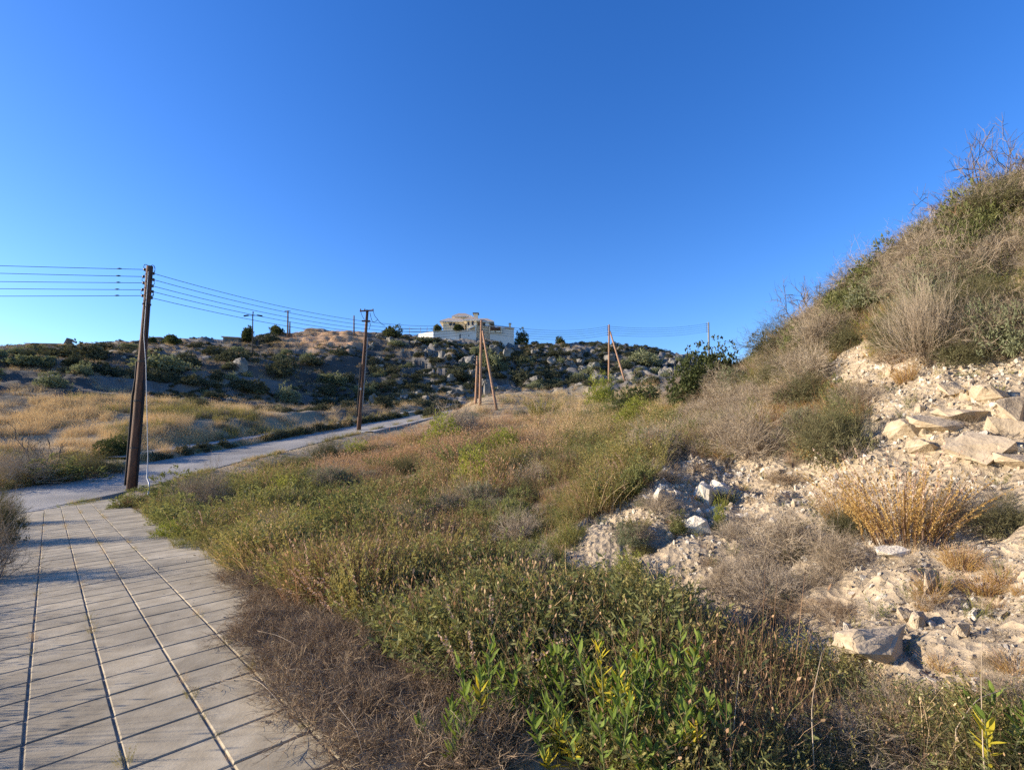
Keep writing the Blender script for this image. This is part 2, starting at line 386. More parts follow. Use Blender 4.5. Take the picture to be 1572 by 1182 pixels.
def hit(px, py, rmin=1.5, rmax=320.0):
    """where the line of sight of a photo pixel first meets the ground"""
    px = np.atleast_1d(np.asarray(px, float)); py = np.atleast_1d(np.asarray(py, float))
    Ys = np.exp(np.linspace(math.log(rmin), math.log(rmax), 260))
    out = np.full((len(px), 3), np.nan)
    for k in range(len(px)):
        x = (px[k] - 786) / F; yy = (py[k] - 591) / F; s = Ys / (CP + yy * SP)
        X = x * s; Z = CAMZ + s * (SP - yy * CP)
        g = HG(X, Ys); m = Z < g
        if m.any():
            i = int(np.argmax(m)); i0 = max(i - 1, 0)
            a = (Z[i0] - g[i0]); b = (g[i] - Z[i]); t = a / (a + b + 1e-9) if i > 0 else 0
            Y = Ys[i0] + (Ys[i] - Ys[i0]) * t; s = Y / (CP + yy * SP); out[k] = (x * s, Y, HG(np.array([x * s]), np.array([Y]))[0])
    return out

# terrain mesh on a polar grid ------------------------------------------------
th = np.radians(np.r_[np.arange(-180, -54, 4.5), np.linspace(-54, 54, 620), np.arange(58.5, 180, 4.5)])
rr = np.r_[.0, .35, .8, np.exp(np.linspace(math.log(1.3), math.log(20), 250)), np.exp(np.linspace(math.log(20.4), math.log(150), 190)), 160, 180, 220, 300, 450, 800, 1500, 3500]
TH, RR = np.meshgrid(th, rr, indexing='ij')
GX = (RR * np.sin(TH)).ravel(); GY = (RR * np.cos(TH)).ravel()
GZ = ground(GX, GY)
GZ[RR.ravel() < .3] = pz(0, 0) - .09
nth, nr = len(th), len(rr)
GZ2 = GZ.reshape(nth, nr); lr = np.log(rr[1:])
def HG(x, y):
    """terrain height by interpolation of the mesh"""
    t = np.arctan2(x, y); r = np.clip(np.hypot(x, y), .36, 3400)
    ti = np.clip(np.searchsorted(th, t) - 1, 0, nth - 2); ri = np.clip(np.searchsorted(rr, r) - 1, 1, nr - 2)
    ft = np.clip((t - th[ti]) / (th[ti + 1] - th[ti]), 0, 1); fr = np.clip((r - rr[ri]) / (rr[ri + 1] - rr[ri]), 0, 1)
    return (GZ2[ti, ri] * (1 - ft) + GZ2[ti + 1, ri] * ft) * (1 - fr) + (GZ2[ti, ri + 1] * (1 - ft) + GZ2[ti + 1, ri + 1] * ft) * fr
ii = np.arange(nth)[:, None]; jj = np.arange(nr - 1)[None, :]
i2 = (ii + 1) % nth
quads = np.stack([(ii * nr + jj), (i2 * nr + jj), (i2 * nr + jj + 1), (ii * nr + jj + 1)], -1).reshape(-1, 4)[:, ::-1]
# base colours by zone
PX, PY = proj(GX, GY, GZ); rG = np.hypot(GX, GY)
def L3(*c_): return np.array(c_)
litter = L3(.15, .115, .07); straw = L3(.36, .27, .15); chalk = L3(.38, .30, .20); hillc = L3(.06, .055, .045); hillp = L3(.15, .135, .115); redgr = L3(.30, .18, .10)
n1 = fbm(GX, GY, 2.0, 4, 11)[:, None]; n2 = fbm(GX, GY, .5, 3, 12)[:, None]; n3 = fbm(GX, GY, 14, 4, 13)[:, None]
col = litter * (.75 + .6 * n1) + (straw - litter) * sstep(.45, .75, n2) * .6
fw = sstep(16, 40, rG)[:, None]; col = col * (1 - fw) + (straw * (.8 + .4 * n1)) * fw
hw_ = (sstep(50, 62, rG) * sstep(0, 25, GY))[:, None] * np.where((PX > 600) & (PX < 1000) & (PY > 596), 0, 1)[:, None]
hm = sstep(.42, .62, n3)
col = col * (1 - hw_) + (hillc * (1 - hm) + hillp * hm) * (.8 + .4 * n1) * hw_
gzn = np.gradient(GZ2, axis=1).ravel()
crg = np.nan_to_num(np.maximum(sstep(.42, .75, ridged(GX, GY, 5.5, 14)), sstep(.5, .8, ridged(GX, GY, 2.2, 15)) * .8) * sstep(565, 680, PX) * sstep(58, 78, rG) * (rG < 160))[:, None]
col = col * (1 - crg) + L3(.19, .175, .15) * (.6 + .8 * n2) * crg
flat = sstep(.0, .22, .16 - np.abs(np.gradient(GZ2, axis=1) / np.maximum(np.gradient(rr)[None, :], 1e-3)).ravel())[:, None] * (sstep(58, 66, rG) * (PX < 620))[:, None]
col = col * (1 - flat * .8) + L3(.50, .40, .25) * flat * .8
bmG = (bankmask(PX, PY, GX, GY) & (GY > 0) & (rG < 26))[:, None]
col = np.where(bmG, chalk * (.82 + .3 * n1 + .15 * n2), col)
col = np.where((GZ > 3.2)[:, None] & bmG, col, col); rp = (inpoly(PX, PY, [(430, 520), (500, 505), (560, 505), (560, 528), (520, 545), (440, 530)]) & (rG > 80))[:, None]
col = np.where(rp, L3(.46, .29, .165) * (.75 + .5 * n1), col)
def terrain_mat():
    m, nt, out = nmat('earth_and_chalk'); L = nt.links
    b = N(nt, 'ShaderNodeBsdfPrincipled'); b.inputs['Roughness'].default_value = .95
    a = N(nt, 'ShaderNodeAttribute', attribute_name='gcol'); tc = N(nt, 'ShaderNodeTexCoord')
    n = N(nt, 'ShaderNodeTexNoise'); n.inputs['Scale'].default_value = 9; n.inputs['Detail'].default_value = 10; n.inputs['Roughness'].default_value = .7
    v = N(nt, 'ShaderNodeTexVoronoi'); v.inputs['Scale'].default_value = 13
    L.new(tc.outputs['Object'], n.inputs[0]); L.new(tc.outputs['Object'], v.inputs[0])
    mr = N(nt, 'ShaderNodeMapRange'); mr.inputs['From Min'].default_value = .3; mr.inputs['From Max'].default_value = .7; mr.inputs['To Min'].default_value = .6; mr.inputs['To Max'].default_value = 1.3
    L.new(n.outputs['Fac'], mr.inputs['Value'])
    h = N(nt, 'ShaderNodeHueSaturation'); L.new(a.outputs['Color'], h.inputs['Color']); L.new(mr.outputs[0], h.inputs['Value']); L.new(h.outputs[0], b.inputs['Base Color'])
    ad = N(nt, 'ShaderNodeMath', operation='ADD'); L.new(n.outputs['Fac'], ad.inputs[0]); L.new(v.outputs['Distance'], ad.inputs[1])
    bp = N(nt, 'ShaderNodeBump'); bp.inputs['Distance'].default_value = .06; bp.inputs['Strength'].default_value = .9
    L.new(ad.outputs[0], bp.inputs['Height']); L.new(bp.outputs[0], b.inputs['Normal']); L.new(b.outputs[0], out.inputs[0]); return m
tag(obj('terrain', mesh_np('terrain', np.c_[GX, GY, GZ], quads, [terrain_mat()], colors=col, smooth=True)), kind='structure')

# ---------------------------------------------------------------- pavement slabs
pv = tag(empty('pavement', tuple(PO)), kind='structure'); PVO = PO.copy()
def slab_mesh(wi, rnd):
    """bevelled slab, local frame = grid frame, size in grid cells"""
    g = .013; t = .05; b = .006
    hx = (wi * T0 - g) / 2; hy = (np.linalg.norm(PJ) - g * 1.25) / 2
    V = []
    for (ax, ay, z) in ((hx, hy, -t), (hx, hy, -b), (hx - b, hy - b, 0)):
        V += [(-ax, -ay, z), (ax, -ay, z), (ax, ay, z), (-ax, ay, z)]
    Fs = [(8, 9, 10, 11)] + [(k * 4 + a, k * 4 + (a + 1) % 4, k * 4 + 4 + (a + 1) % 4, k * 4 + 4 + a) for k in (0, 1) for a in range(4)]
    me = bpy.data.meshes.new('paving_slab'); me.from_pydata(V, [], Fs); me.materials.append(M_conc); me.update(); return me
me1, me2 = slab_mesh(1, 0), slab_mesh(2, 1)
from mathutils import Matrix
ex = Vector(PI_).normalized(); ez = Vector(PNv); ey = ez.cross(ex).normalized()
MR = Matrix((ex, ey, ez)).transposed().to_4x4()
farv, farf, nfv = [], [], 0
for j in range(-56, 24):
    for i in (-2, -1, 0, 1, 2, 3):
        wi = 2 if i == 3 else 1
        cj = j + .5; ci = i + wi / 2
        if cj < pend(ci) + .5: continue
        cpos = PO + PI_ * ci + PJ * cj + PNv * R.normal(0, .0012)
        qx, qy = proj(cpos[0], cpos[1], cpos[2])
        invw = (cpos[1] > 0) and qx > -160 and qy < 1330
        M = Matrix.Translation(Vector(cpos - PVO)) @ MR @ Matrix.Rotation(R.normal(0, .003), 4, 'X') @ Matrix.Rotation(R.normal(0, .003), 4, 'Y')
        if invw and j >= -38:
            o = obj('paving_slab', me2 if wi == 2 else me1, pv); o.matrix_local = M
        else:
            src = me2 if wi == 2 else me1
            vv = [tuple(M @ v.co) for v in src.vertices]; farv += vv
            farf += [[k + nfv for k in p.vertices] for p in src.polygons]; nfv += len(vv)
me = bpy.data.meshes.new('distant_paving_slabs'); me.from_pydata(farv, [], farf); me.materials.append(M_conc); me.update()
tag(obj('distant_paving_slabs', me, pv), kind='stuff')
# joint bed and end strip
c4 = [PO + PI_ * a + PJ * b - PNv * .009 for a, b in ((-2.05, 30), (5.05, 30), (5.05, pend(5) - .05), (-2.05, pend(-2) - .05))]
me = bpy.data.meshes.new('joint_bed'); me.from_pydata([tuple(p - PVO) for p in c4], [], [(0, 1, 2, 3)]); me.materials.append(M_joint); me.update(); obj('joint_bed', me, pv)
# edge kerb along the road end of the pavement
kb = MB(); a = PO + PI_ * -2.1 + PJ * (pend(-2) - .5); b = PO + PI_ * 5.1 + PJ * (pend(5) - .5); dv = (b - a); dl = np.linalg.norm(dv)
for k in range(4):
    m0 = a + dv * (k + .5) / 4
    o = MB(); o.box((0, 0, -.09), (dl / 4 - .015, .14, .2)); ob = o.build('kerb_stone', M_kerb, pv)
    ob.location = Vector(m0 - PVO); ob.rotation_euler = (0, -math.asin(dv[2] / dl), math.atan2(dv[1], dv[0]))

# ---------------------------------------------------------------- road
def road_strip(name, o0, o1, zo, mat, thick=.0, k0=0, k1=90, wob=0, parent=None):
    k = np.arange(k0, k1)
    a = RC[k] + RN[k] * o0[k][:, None]; b = RC[k] + RN[k] * o1[k][:, None]
    if wob:
        a = a + RN[k] * ((fbm(RC[k, 0], RC[k, 1], .9, 3, 21) - .5) * wob)[:, None]; b = b + RN[k] * ((fbm(RC[k, 0], RC[k, 1], .9, 3, 22) - .5) * wob)[:, None]
    a[:, 2] = RC[k, 2] + zo; b[:, 2] = RC[k, 2] + zo; n = len(k)
    if thick:
        V = np.concatenate([a, b, a - [0, 0, thick], b - [0, 0, thick]]); q = np.arange(n - 1)
        Fs = np.concatenate([np.stack([q, q + 1, q + 1 + n, q + n], 1), np.stack([q + 2 * n, q + 2 * n + 1, q + 1, q], 1), np.stack([q + n, q + n + 1, q + 3 * n + 1, q + 3 * n], 1)])[:, ::-1]
    else:
        V = np.concatenate([a, b]); q = np.arange(n - 1); Fs = np.stack([q, q + 1, q + 1 + n, q + n], 1)[:, ::-1]
    return obj(name, mesh_np(name, V, Fs, [mat]), parent)
def asphalt():
    m, nt, out = nmat('worn_asphalt'); L = nt.links
    b = N(nt, 'ShaderNodeBsdfPrincipled'); b.inputs['Roughness'].default_value = .85; tc = N(nt, 'ShaderNodeTexCoord')
    n = N(nt, 'ShaderNodeTexNoise'); n.inputs['Scale'].default_value = .35; n.inputs['Detail'].default_value = 8; L.new(tc.outputs['Object'], n.inputs[0])
    r = ramp(nt, [(.17, .157, .135), (.245, .225, .19), (.33, .30, .25)], [.35, .5, .68]); L.new(n.outputs['Fac'], r.inputs[0])
    n2 = N(nt, 'ShaderNodeTexNoise'); n2.inputs['Scale'].default_value = 60; L.new(tc.outputs['Object'], n2.inputs[0])
    mr = N(nt, 'ShaderNodeMapRange'); mr.inputs['To Min'].default_value = .7; mr.inputs['To Max'].default_value = 1.3; L.new(n2.outputs['Fac'], mr.inputs['Value'])
    h = N(nt, 'ShaderNodeHueSaturation'); L.new(r.outputs[0], h.inputs['Color']); L.new(mr.outputs[0], h.inputs['Value']); L.new(h.outputs[0], b.inputs['Base Color'])
    bp = N(nt, 'ShaderNodeBump'); bp.inputs['Distance'].default_value = .01; L.new(n2.outputs['Fac'], bp.inputs['Height']); L.new(bp.outputs[0], b.inputs['Normal'])
    L.new(b.outputs[0], out.inputs[0]); return m
M_asph = asphalt()
tag(road_strip('road', -RHW, RHW, 0.0, M_asph, .4, wob=.12), kind='structure')
tag(road_strip('roadside_footway', RHW + FW0, RHW + FW1, .40, M_kerb, .25, 26, 74, wob=.1), kind='structure')
tag(road_strip('roadside_kerb', -RHW - 1.0, -RHW - .25, .07, M_kerb, .2, 44, 78, wob=.2), kind='structure')

# ================================================================ vegetation building blocks
def ribbons(paths, widths, rnd, tt=None, seed=0):
    """many thin tapering strips; paths (n,k,3), widths (n,k)"""
    rg = np.random.default_rng(seed); n, k = paths.shape[:2]
    tan = np.gradient(paths, axis=1); ref = rg.normal(size=(n, 1, 3))
    sdv = np.cross(tan, ref); sdv /= np.linalg.norm(sdv, axis=2, keepdims=True) + 1e-9
    h = sdv * widths[..., None] / 2
    V = np.stack([paths - h, paths + h], 2).reshape(-1, 3)
    b = (np.arange(n)[:, None] * k + np.arange(k - 1)[None, :]).ravel() * 2
    Fq = np.stack([b, b + 1, b + 3, b + 2], 1)
    tt = np.broadcast_to(np.linspace(0, 1, k)[None, :], (n, k)) if tt is None else tt
    return V, Fq, np.repeat(rnd, k * 2), np.repeat(tt.ravel(), 2)
def join(parts):
    V = []; Fq = []; a = []; t = []; n = 0
    for v, f, r, q in parts: V.append(v); Fq.append(f + n); a.append(r); t.append(q); n += len(v)
    return np.concatenate(V), np.concatenate(Fq), np.concatenate(a), np.concatenate(t)
def veg_mesh(name, parts, mat):
    V, Fq, a, t = join(parts); return mesh_np(name, V, Fq, [mat], {'rnd': a, 'tt': t}, smooth=True)
def grass_parts(n, h, spread, lean, w, seed, curve=.5, heads=0, hw=3.0):
    g = np.random.default_rng(seed); k = 5
    r0 = spread * np.sqrt(g.random(n)) ; a0 = g.random(n) * 6.283
    root = np.c_[r0 * np.cos(a0), r0 * np.sin(a0), np.full(n, -.05)]
    hh = h * (.45 + .75 * g.random(n)); d = g.random(n) * 6.283; o = (g.random(n) * .9 + .1) * curve
    dirv = np.c_[np.cos(d) * o + lean + r0 / spread * np.cos(a0) * .35 * curve, np.sin(d) * o + r0 / spread * np.sin(a0) * .35 * curve, np.zeros(n)]
    t = np.linspace(0, 1, k)[None, :, None]
    Pp = root[:, None] + hh[:, None, None] * (np.array([0, 0, 1.0]) * (t - .12 * t ** 2) + dirv[:, None] * t ** 1.8 * .8)
    W = w * (1 - np.linspace(0, .85, k))[None, :] * (.6 + .8 * g.random((n, 1)))
    rnd = g.random(n); out = [ribbons(Pp, W, rnd, seed=seed)]
    if heads:
        m = g.random(n) < heads; q = Pp[m][:, -1]; m_ = len(q)
        if m_:
            dq = Pp[m][:, -1] - Pp[m][:, -2]; dq /= np.linalg.norm(dq, axis=1)[:, None]
            L_ = (.012 + .016 * g.random((m_, 1, 1))) * h / .5
            tt = np.linspace(-.4, 1, 4)[None, :, None]
            Ph = q[:, None] + dq[:, None] * tt * L_
            out.append(ribbons(Ph, np.array([[.25, 1, .8, .1]]) * w * hw * np.ones((m_, 1)), np.clip(g.random(m_) * .4 + .6, 0, 1), np.ones((m_, 4)), seed + 1))
    return out
def herb_parts(ns, nl, h, spread, ll, lw, seed, lean=.1, stemw=.005, up=.9, start=.15, top=1.0, droop=0):
    """stems carrying small leaves all round; the shape of weeds and leafy perennials"""
    g = np.random.default_rng(seed); k = 5
    r0 = spread * np.sqrt(g.random(ns)) * .5; a0 = g.random(ns) * 6.283
    root = np.c_[r0 * np.cos(a0), r0 * np.sin(a0), np.full(ns, -.03)]
    hh = h * (.5 + .6 * g.random(ns)); out_ = np.c_[np.cos(a0), np.sin(a0)] * (.2 + spread / h * g.random((ns, 1)) * .8)
    t = np.linspace(0, 1, k)[None, :, None]
    dirv = np.c_[out_[:, 0] + lean, out_[:, 1], np.zeros(ns)]
    Pp = root[:, None] + hh[:, None, None] * (np.array([0, 0, 1.0]) * t * (1 - .18 * t * np.linalg.norm(dirv, axis=1)[:, None, None]) + dirv[:, None] * t ** 1.4)
    srnd = g.random(ns); parts = [ribbons(Pp, stemw * (1.1 - np.linspace(0, .8, k))[None, :] * np.ones((ns, 1)), srnd * .3, seed=seed)]
    m = ns * nl; si = np.repeat(np.arange(ns), nl); ft = start + (top - start) * g.random(m); x = ft * (k - 1); i = np.minimum(x.astype(int), k - 2); f = (x - i)[:, None]
    base = Pp[si, i] * (1 - f) + Pp[si, i + 1] * f; ax = Pp[si, i + 1] - Pp[si, i]; ax /= np.linalg.norm(ax, axis=1)[:, None]
    rd = g.normal(size=(m, 3)); rd -= (rd * ax).sum(1)[:, None] * ax; rd /= np.linalg.norm(rd, axis=1)[:, None]
    dl = rd + ax * up * (.4 + .9 * g.random((m, 1))); dl /= np.linalg.norm(dl, axis=1)[:, None]
    L_ = ll * (.6 + .7 * g.random((m, 1, 1))) * (1 - .35 * ft[:, None, None]); tl = np.linspace(0, 1, 4)[None, :, None]
    Pl = base[:, None] + dl[:, None] * tl * L_ + np.array([0, 0, -1.0]) * tl ** 2 * L_ * droop
    Wl = np.array([[.25, 1.0, .8, .04]]) * lw * (.7 + .6 * g.random((m, 1)))
    parts.append(ribbons(Pl, Wl, np.clip(.35 + .65 * g.random(m), 0, 1), np.ones((m, 4)), seed + 1)); return parts
def twig_parts(n0, Rr, hz, seed, w=.006, levels=3, kids=4, spreadang=.75, wig=.12, lean=(0, 0, 0), radial=True, up=.35, clipz=True):
    """branching thorn-scrub: each generation forks from the previous one"""
    g = np.random.default_rng(seed); out = []
    d = g.normal(size=(n0, 3)); d[:, 2] = np.abs(d[:, 2]) + up; d += lean; d /= np.linalg.norm(d, axis=1)[:, None]
    root = np.c_[g.normal(size=(n0, 2)) * Rr * .12, np.zeros(n0)]; L_ = Rr * .55 * (.7 + .5 * g.random(n0)); k = 4
    scale = np.array([1, 1, hz])
    for lv in range(levels):
        n = len(d); t = np.linspace(0, 1, k)
        steps = g.normal(size=(n, k, 3)) * wig; steps[:, 0] = 0
        Pp = root[:, None] + (d[:, None] * t[None, :, None] + np.cumsum(steps, 1) / k * t[None, :, None]) * L_[:, None, None]
        ww = w * (.62 ** lv) * (1 - .5 * t)[None, :] * np.ones((n, 1))
        out.append(ribbons(Pp * scale, ww, g.random(n), np.full((n, k), (lv + .5) / levels), seed + lv))
        if lv == levels - 1: break
        ki = np.repeat(np.arange(n), kids); f = .35 + .65 * g.random(n * kids); x = f * (k - 1); i = np.minimum(x.astype(int), k - 2); fr = (x - i)[:, None]
        root = Pp[ki, i] * (1 - fr) + Pp[ki, i + 1] * fr
        d = d[ki] + g.normal(size=(n * kids, 3)) * spreadang; d[:, 2] += up * .3; d /= np.linalg.norm(d, axis=1)[:, None]; L_ = L_[ki] * (.5 + .25 * g.random(n * kids))
    return out
def crown_parts(n, rx, rz, ll, lw, seed, lobes=9, dens=.55, cz=None, upright=.3, cl=1.0):
    """leaves massed in clumps through an irregular crown"""
    g = np.random.default_rng(seed)
    lc = g.normal(size=(lobes, 3)); lc /= np.linalg.norm(lc, axis=1)[:, None]; lc *= (.35 + .4 * g.random((lobes, 1))); lc[:, 2] = np.abs(lc[:, 2]) * 1.0
    lr = .28 + .26 * g.random(lobes)
    nc = n // 7; li = g.integers(0, lobes, nc); v = g.normal(size=(nc, 3)); v /= np.linalg.norm(v, axis=1)[:, None]
    cc = lc[li] + v * lr[li][:, None] * (dens + (1 - dens) * g.random((nc, 1)) ** .5); cc[:, 2] = np.abs(cc[:, 2])
    ci = np.repeat(np.arange(nc), 7); m = len(ci)
    c0 = cc[ci] * np.array([rx, rx, rz]) + g.normal(size=(m, 3)) * ll * .45
    nrm = v[ci] + g.normal(size=(m, 3)) * .7 + np.array([0, 0, upright]); nrm /= np.linalg.norm(nrm, axis=1)[:, None]
    t = np.linspace(0, 1, 3)[None, :, None]; Pl = c0[:, None] + nrm[:, None] * t * ll * (.6 + .8 * g.random((m, 1, 1)))
    Wl = np.array([[.5, 1, .15]]) * lw * (.6 + .8 * g.random((m, 1)))
    crn = g.random(nc); return [ribbons(Pl, Wl, np.clip(crn[ci] * .6 + g.random(m) * .4, 0, 1), np.ones((m, 3)), seed + 3)]

# plant colours
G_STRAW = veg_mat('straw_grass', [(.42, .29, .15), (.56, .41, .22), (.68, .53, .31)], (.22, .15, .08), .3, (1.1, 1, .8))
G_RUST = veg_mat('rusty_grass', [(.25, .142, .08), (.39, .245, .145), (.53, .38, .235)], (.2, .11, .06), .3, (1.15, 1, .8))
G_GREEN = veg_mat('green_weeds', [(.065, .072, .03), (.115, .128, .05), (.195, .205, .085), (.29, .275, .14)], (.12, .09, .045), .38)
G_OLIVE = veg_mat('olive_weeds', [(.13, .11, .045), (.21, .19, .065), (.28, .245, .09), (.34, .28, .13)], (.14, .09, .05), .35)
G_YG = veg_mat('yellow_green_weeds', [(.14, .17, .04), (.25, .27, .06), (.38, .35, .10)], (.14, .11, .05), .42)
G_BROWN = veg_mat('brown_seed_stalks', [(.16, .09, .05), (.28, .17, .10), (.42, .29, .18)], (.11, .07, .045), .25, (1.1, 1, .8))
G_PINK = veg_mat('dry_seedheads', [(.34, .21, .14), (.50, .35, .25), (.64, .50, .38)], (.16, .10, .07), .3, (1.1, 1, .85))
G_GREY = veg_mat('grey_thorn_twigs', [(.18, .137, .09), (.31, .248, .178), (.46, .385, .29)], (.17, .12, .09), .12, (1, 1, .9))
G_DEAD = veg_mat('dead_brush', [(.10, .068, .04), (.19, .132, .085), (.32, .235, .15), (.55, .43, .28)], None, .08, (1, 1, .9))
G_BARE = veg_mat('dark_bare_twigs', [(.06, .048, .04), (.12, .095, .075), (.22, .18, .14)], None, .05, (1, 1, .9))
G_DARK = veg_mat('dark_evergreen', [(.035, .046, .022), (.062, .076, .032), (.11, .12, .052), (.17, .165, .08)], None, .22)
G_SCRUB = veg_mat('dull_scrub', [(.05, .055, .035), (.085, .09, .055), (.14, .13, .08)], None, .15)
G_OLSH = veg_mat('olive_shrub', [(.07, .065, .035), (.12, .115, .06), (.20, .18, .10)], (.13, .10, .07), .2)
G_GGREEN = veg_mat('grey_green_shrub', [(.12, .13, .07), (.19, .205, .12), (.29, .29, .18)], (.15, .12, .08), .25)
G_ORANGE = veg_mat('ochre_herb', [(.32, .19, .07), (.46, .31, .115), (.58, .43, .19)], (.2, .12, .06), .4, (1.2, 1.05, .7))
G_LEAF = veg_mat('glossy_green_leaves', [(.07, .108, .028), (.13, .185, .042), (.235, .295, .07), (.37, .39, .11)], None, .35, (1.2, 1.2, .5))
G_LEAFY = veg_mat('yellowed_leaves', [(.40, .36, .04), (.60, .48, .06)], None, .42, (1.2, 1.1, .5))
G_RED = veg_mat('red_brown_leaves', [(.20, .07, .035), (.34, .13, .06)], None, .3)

def scatter(name, protos, pts, rot, scl, idx, parent=None):
    """one object of kind stuff: many small plants or stones nobody would count"""
    pc = bpy.data.collections.new(name + '_sources')
    for k, (pn, me) in enumerate(protos):
        o = bpy.data.objects.new('%s_%02d' % (pn, k), me); pc.objects.link(o)
    me = bpy.data.meshes.new(name); me.vertices.add(len(pts)); me.vertices.foreach_set('co', np.ascontiguousarray(pts, np.float32).ravel())
    for nm, ty, dat in (('rot', 'FLOAT_VECTOR', rot), ('scl', 'FLOAT_VECTOR', scl)):
        at = me.attributes.new(nm, ty, 'POINT'); at.data.foreach_set('vector', np.ascontiguousarray(dat, np.float32).ravel())
    at = me.attributes.new('idx', 'INT', 'POINT'); at.data.foreach_set('value', np.ascontiguousarray(idx, np.int32))
    o = obj(name, me, parent); tag(o, kind='stuff')
    ng = bpy.data.node_groups.new(name + '_scatter', 'GeometryNodeTree')
    ng.interface.new_socket('Geometry', in_out='INPUT', socket_type='NodeSocketGeometry'); ng.interface.new_socket('Geometry', in_out='OUTPUT', socket_type='NodeSocketGeometry')
    gi = ng.nodes.new('NodeGroupInput'); go = ng.nodes.new('NodeGroupOutput')
    ci = ng.nodes.new('GeometryNodeCollectionInfo'); ci.inputs['Collection'].default_value = pc; ci.inputs['Separate Children'].default_value = True; ci.inputs['Reset Children'].default_value = True
    ip = ng.nodes.new('GeometryNodeInstanceOnPoints'); ip.inputs['Pick Instance'].default_value = True
    def na(n, ty): q = ng.nodes.new('GeometryNodeInputNamedAttribute'); q.data_type = ty; q.inputs['Name'].default_value = n; return q.outputs['Attribute']
    L = ng.links; L.new(gi.outputs[0], ip.inputs['Points']); L.new(ci.outputs[0], ip.inputs['Instance'])
    L.new(na('rot', 'FLOAT_VECTOR'), ip.inputs['Rotation']); L.new(na('scl', 'FLOAT_VECTOR'), ip.inputs['Scale']); L.new(na('idx', 'INT'), ip.inputs['Instance Index'])
    L.new(ip.outputs[0], go.inputs[0]); md = o.modifiers.new('scatter', 'NODES'); md.node_group = ng
    return o

# ---------------------------------------------------------------- candidate points over the ground in view
def candidates(n, r0, r1, k, th0=-53, th1=53, seed=0):
    """spread with density falling as 1/r^k"""
    g = np.random.default_rng(seed); e = 2 - k; u = g.random(n)
    r = (r0 ** e + u * (r1 ** e - r0 ** e)) ** (1 / e) if abs(e) > 1e-6 else r0 * (r1 / r0) ** u
    t = np.radians(th0 + (th1 - th0) * g.random(n)); x = r * np.sin(t); y = r * np.cos(t); z = HG(x, y)
    px, py = proj(x, y, z); return x, y, z, px, py, r, g
def blocked(x, y, m=0.0):
    """true on the paving, road and footway"""
    b = in_pave(x, y, m / T0)
    d, _, hw = road_d(x, y); b |= (d > -hw - m) & (d < hw + m)
    b |= (d > hw + FW0 + .1) & (d < hw + FW1 - .1) & (y > 27)
    return b
def ell(px, py, lst):
    w = np.zeros(len(px))
    for cx, cy, rx, ry, a in lst: w = np.maximum(w, a * np.clip(1.6 - 1.6 * (((px - cx) / rx) ** 2 + ((py - cy) / ry) ** 2), 0, 1))
    return w
def tilt_rot(g, n, amt=.12): return np.c_[g.normal(size=n) * amt, g.normal(size=n) * amt, g.random(n) * 6.283]
def put(name, protos, x, y, z, g, s, amt=.12, sz=.25, xy=1.0):
    n = len(x); sc_ = s * (.7 + .6 * g.random(n)); S = np.c_[sc_ * xy, sc_ * xy, sc_ * (1 + sz * (g.random(n) - .5) * 2)]
    return scatter(name, protos, np.c_[x, y, z], tilt_rot(g, n, amt), S, g.integers(0, len(protos), n))

# prototypes: tufts are about 0.4 m across
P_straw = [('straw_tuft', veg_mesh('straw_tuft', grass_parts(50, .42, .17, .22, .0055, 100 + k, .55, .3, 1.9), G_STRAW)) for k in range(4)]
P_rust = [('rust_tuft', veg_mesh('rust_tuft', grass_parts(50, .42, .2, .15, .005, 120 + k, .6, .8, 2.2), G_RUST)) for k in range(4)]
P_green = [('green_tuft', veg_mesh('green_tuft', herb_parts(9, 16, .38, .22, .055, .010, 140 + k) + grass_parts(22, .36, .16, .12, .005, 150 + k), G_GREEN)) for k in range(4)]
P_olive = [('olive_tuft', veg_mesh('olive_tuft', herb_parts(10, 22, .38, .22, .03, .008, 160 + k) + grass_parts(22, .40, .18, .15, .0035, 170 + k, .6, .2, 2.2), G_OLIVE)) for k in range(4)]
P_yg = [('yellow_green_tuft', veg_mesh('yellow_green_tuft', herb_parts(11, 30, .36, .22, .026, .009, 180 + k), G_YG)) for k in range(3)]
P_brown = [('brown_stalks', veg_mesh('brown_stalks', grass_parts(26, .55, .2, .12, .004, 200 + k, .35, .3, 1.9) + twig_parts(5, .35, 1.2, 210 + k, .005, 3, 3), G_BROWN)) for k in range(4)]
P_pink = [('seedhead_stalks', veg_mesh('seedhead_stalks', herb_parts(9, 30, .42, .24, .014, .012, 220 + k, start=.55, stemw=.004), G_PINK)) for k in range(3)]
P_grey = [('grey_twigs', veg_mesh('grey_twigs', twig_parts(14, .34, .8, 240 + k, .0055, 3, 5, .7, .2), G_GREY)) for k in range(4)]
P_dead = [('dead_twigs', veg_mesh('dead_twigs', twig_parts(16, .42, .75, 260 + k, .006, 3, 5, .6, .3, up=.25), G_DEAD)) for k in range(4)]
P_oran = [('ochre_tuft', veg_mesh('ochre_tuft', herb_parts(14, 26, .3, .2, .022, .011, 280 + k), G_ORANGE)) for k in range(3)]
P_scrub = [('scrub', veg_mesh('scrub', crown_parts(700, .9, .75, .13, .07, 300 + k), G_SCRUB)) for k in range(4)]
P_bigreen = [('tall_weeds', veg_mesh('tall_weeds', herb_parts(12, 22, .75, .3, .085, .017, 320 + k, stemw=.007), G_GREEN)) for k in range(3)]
P_bank = P_grey + [('dry_scrub', veg_mesh('dry_scrub', twig_parts(12, .4, 1.0, 340 + k, .007, 3, 5, .8, .25) + grass_parts(20, .5, .2, .1, .006, 345 + k, .9), G_GREY)) for k in range(3)]

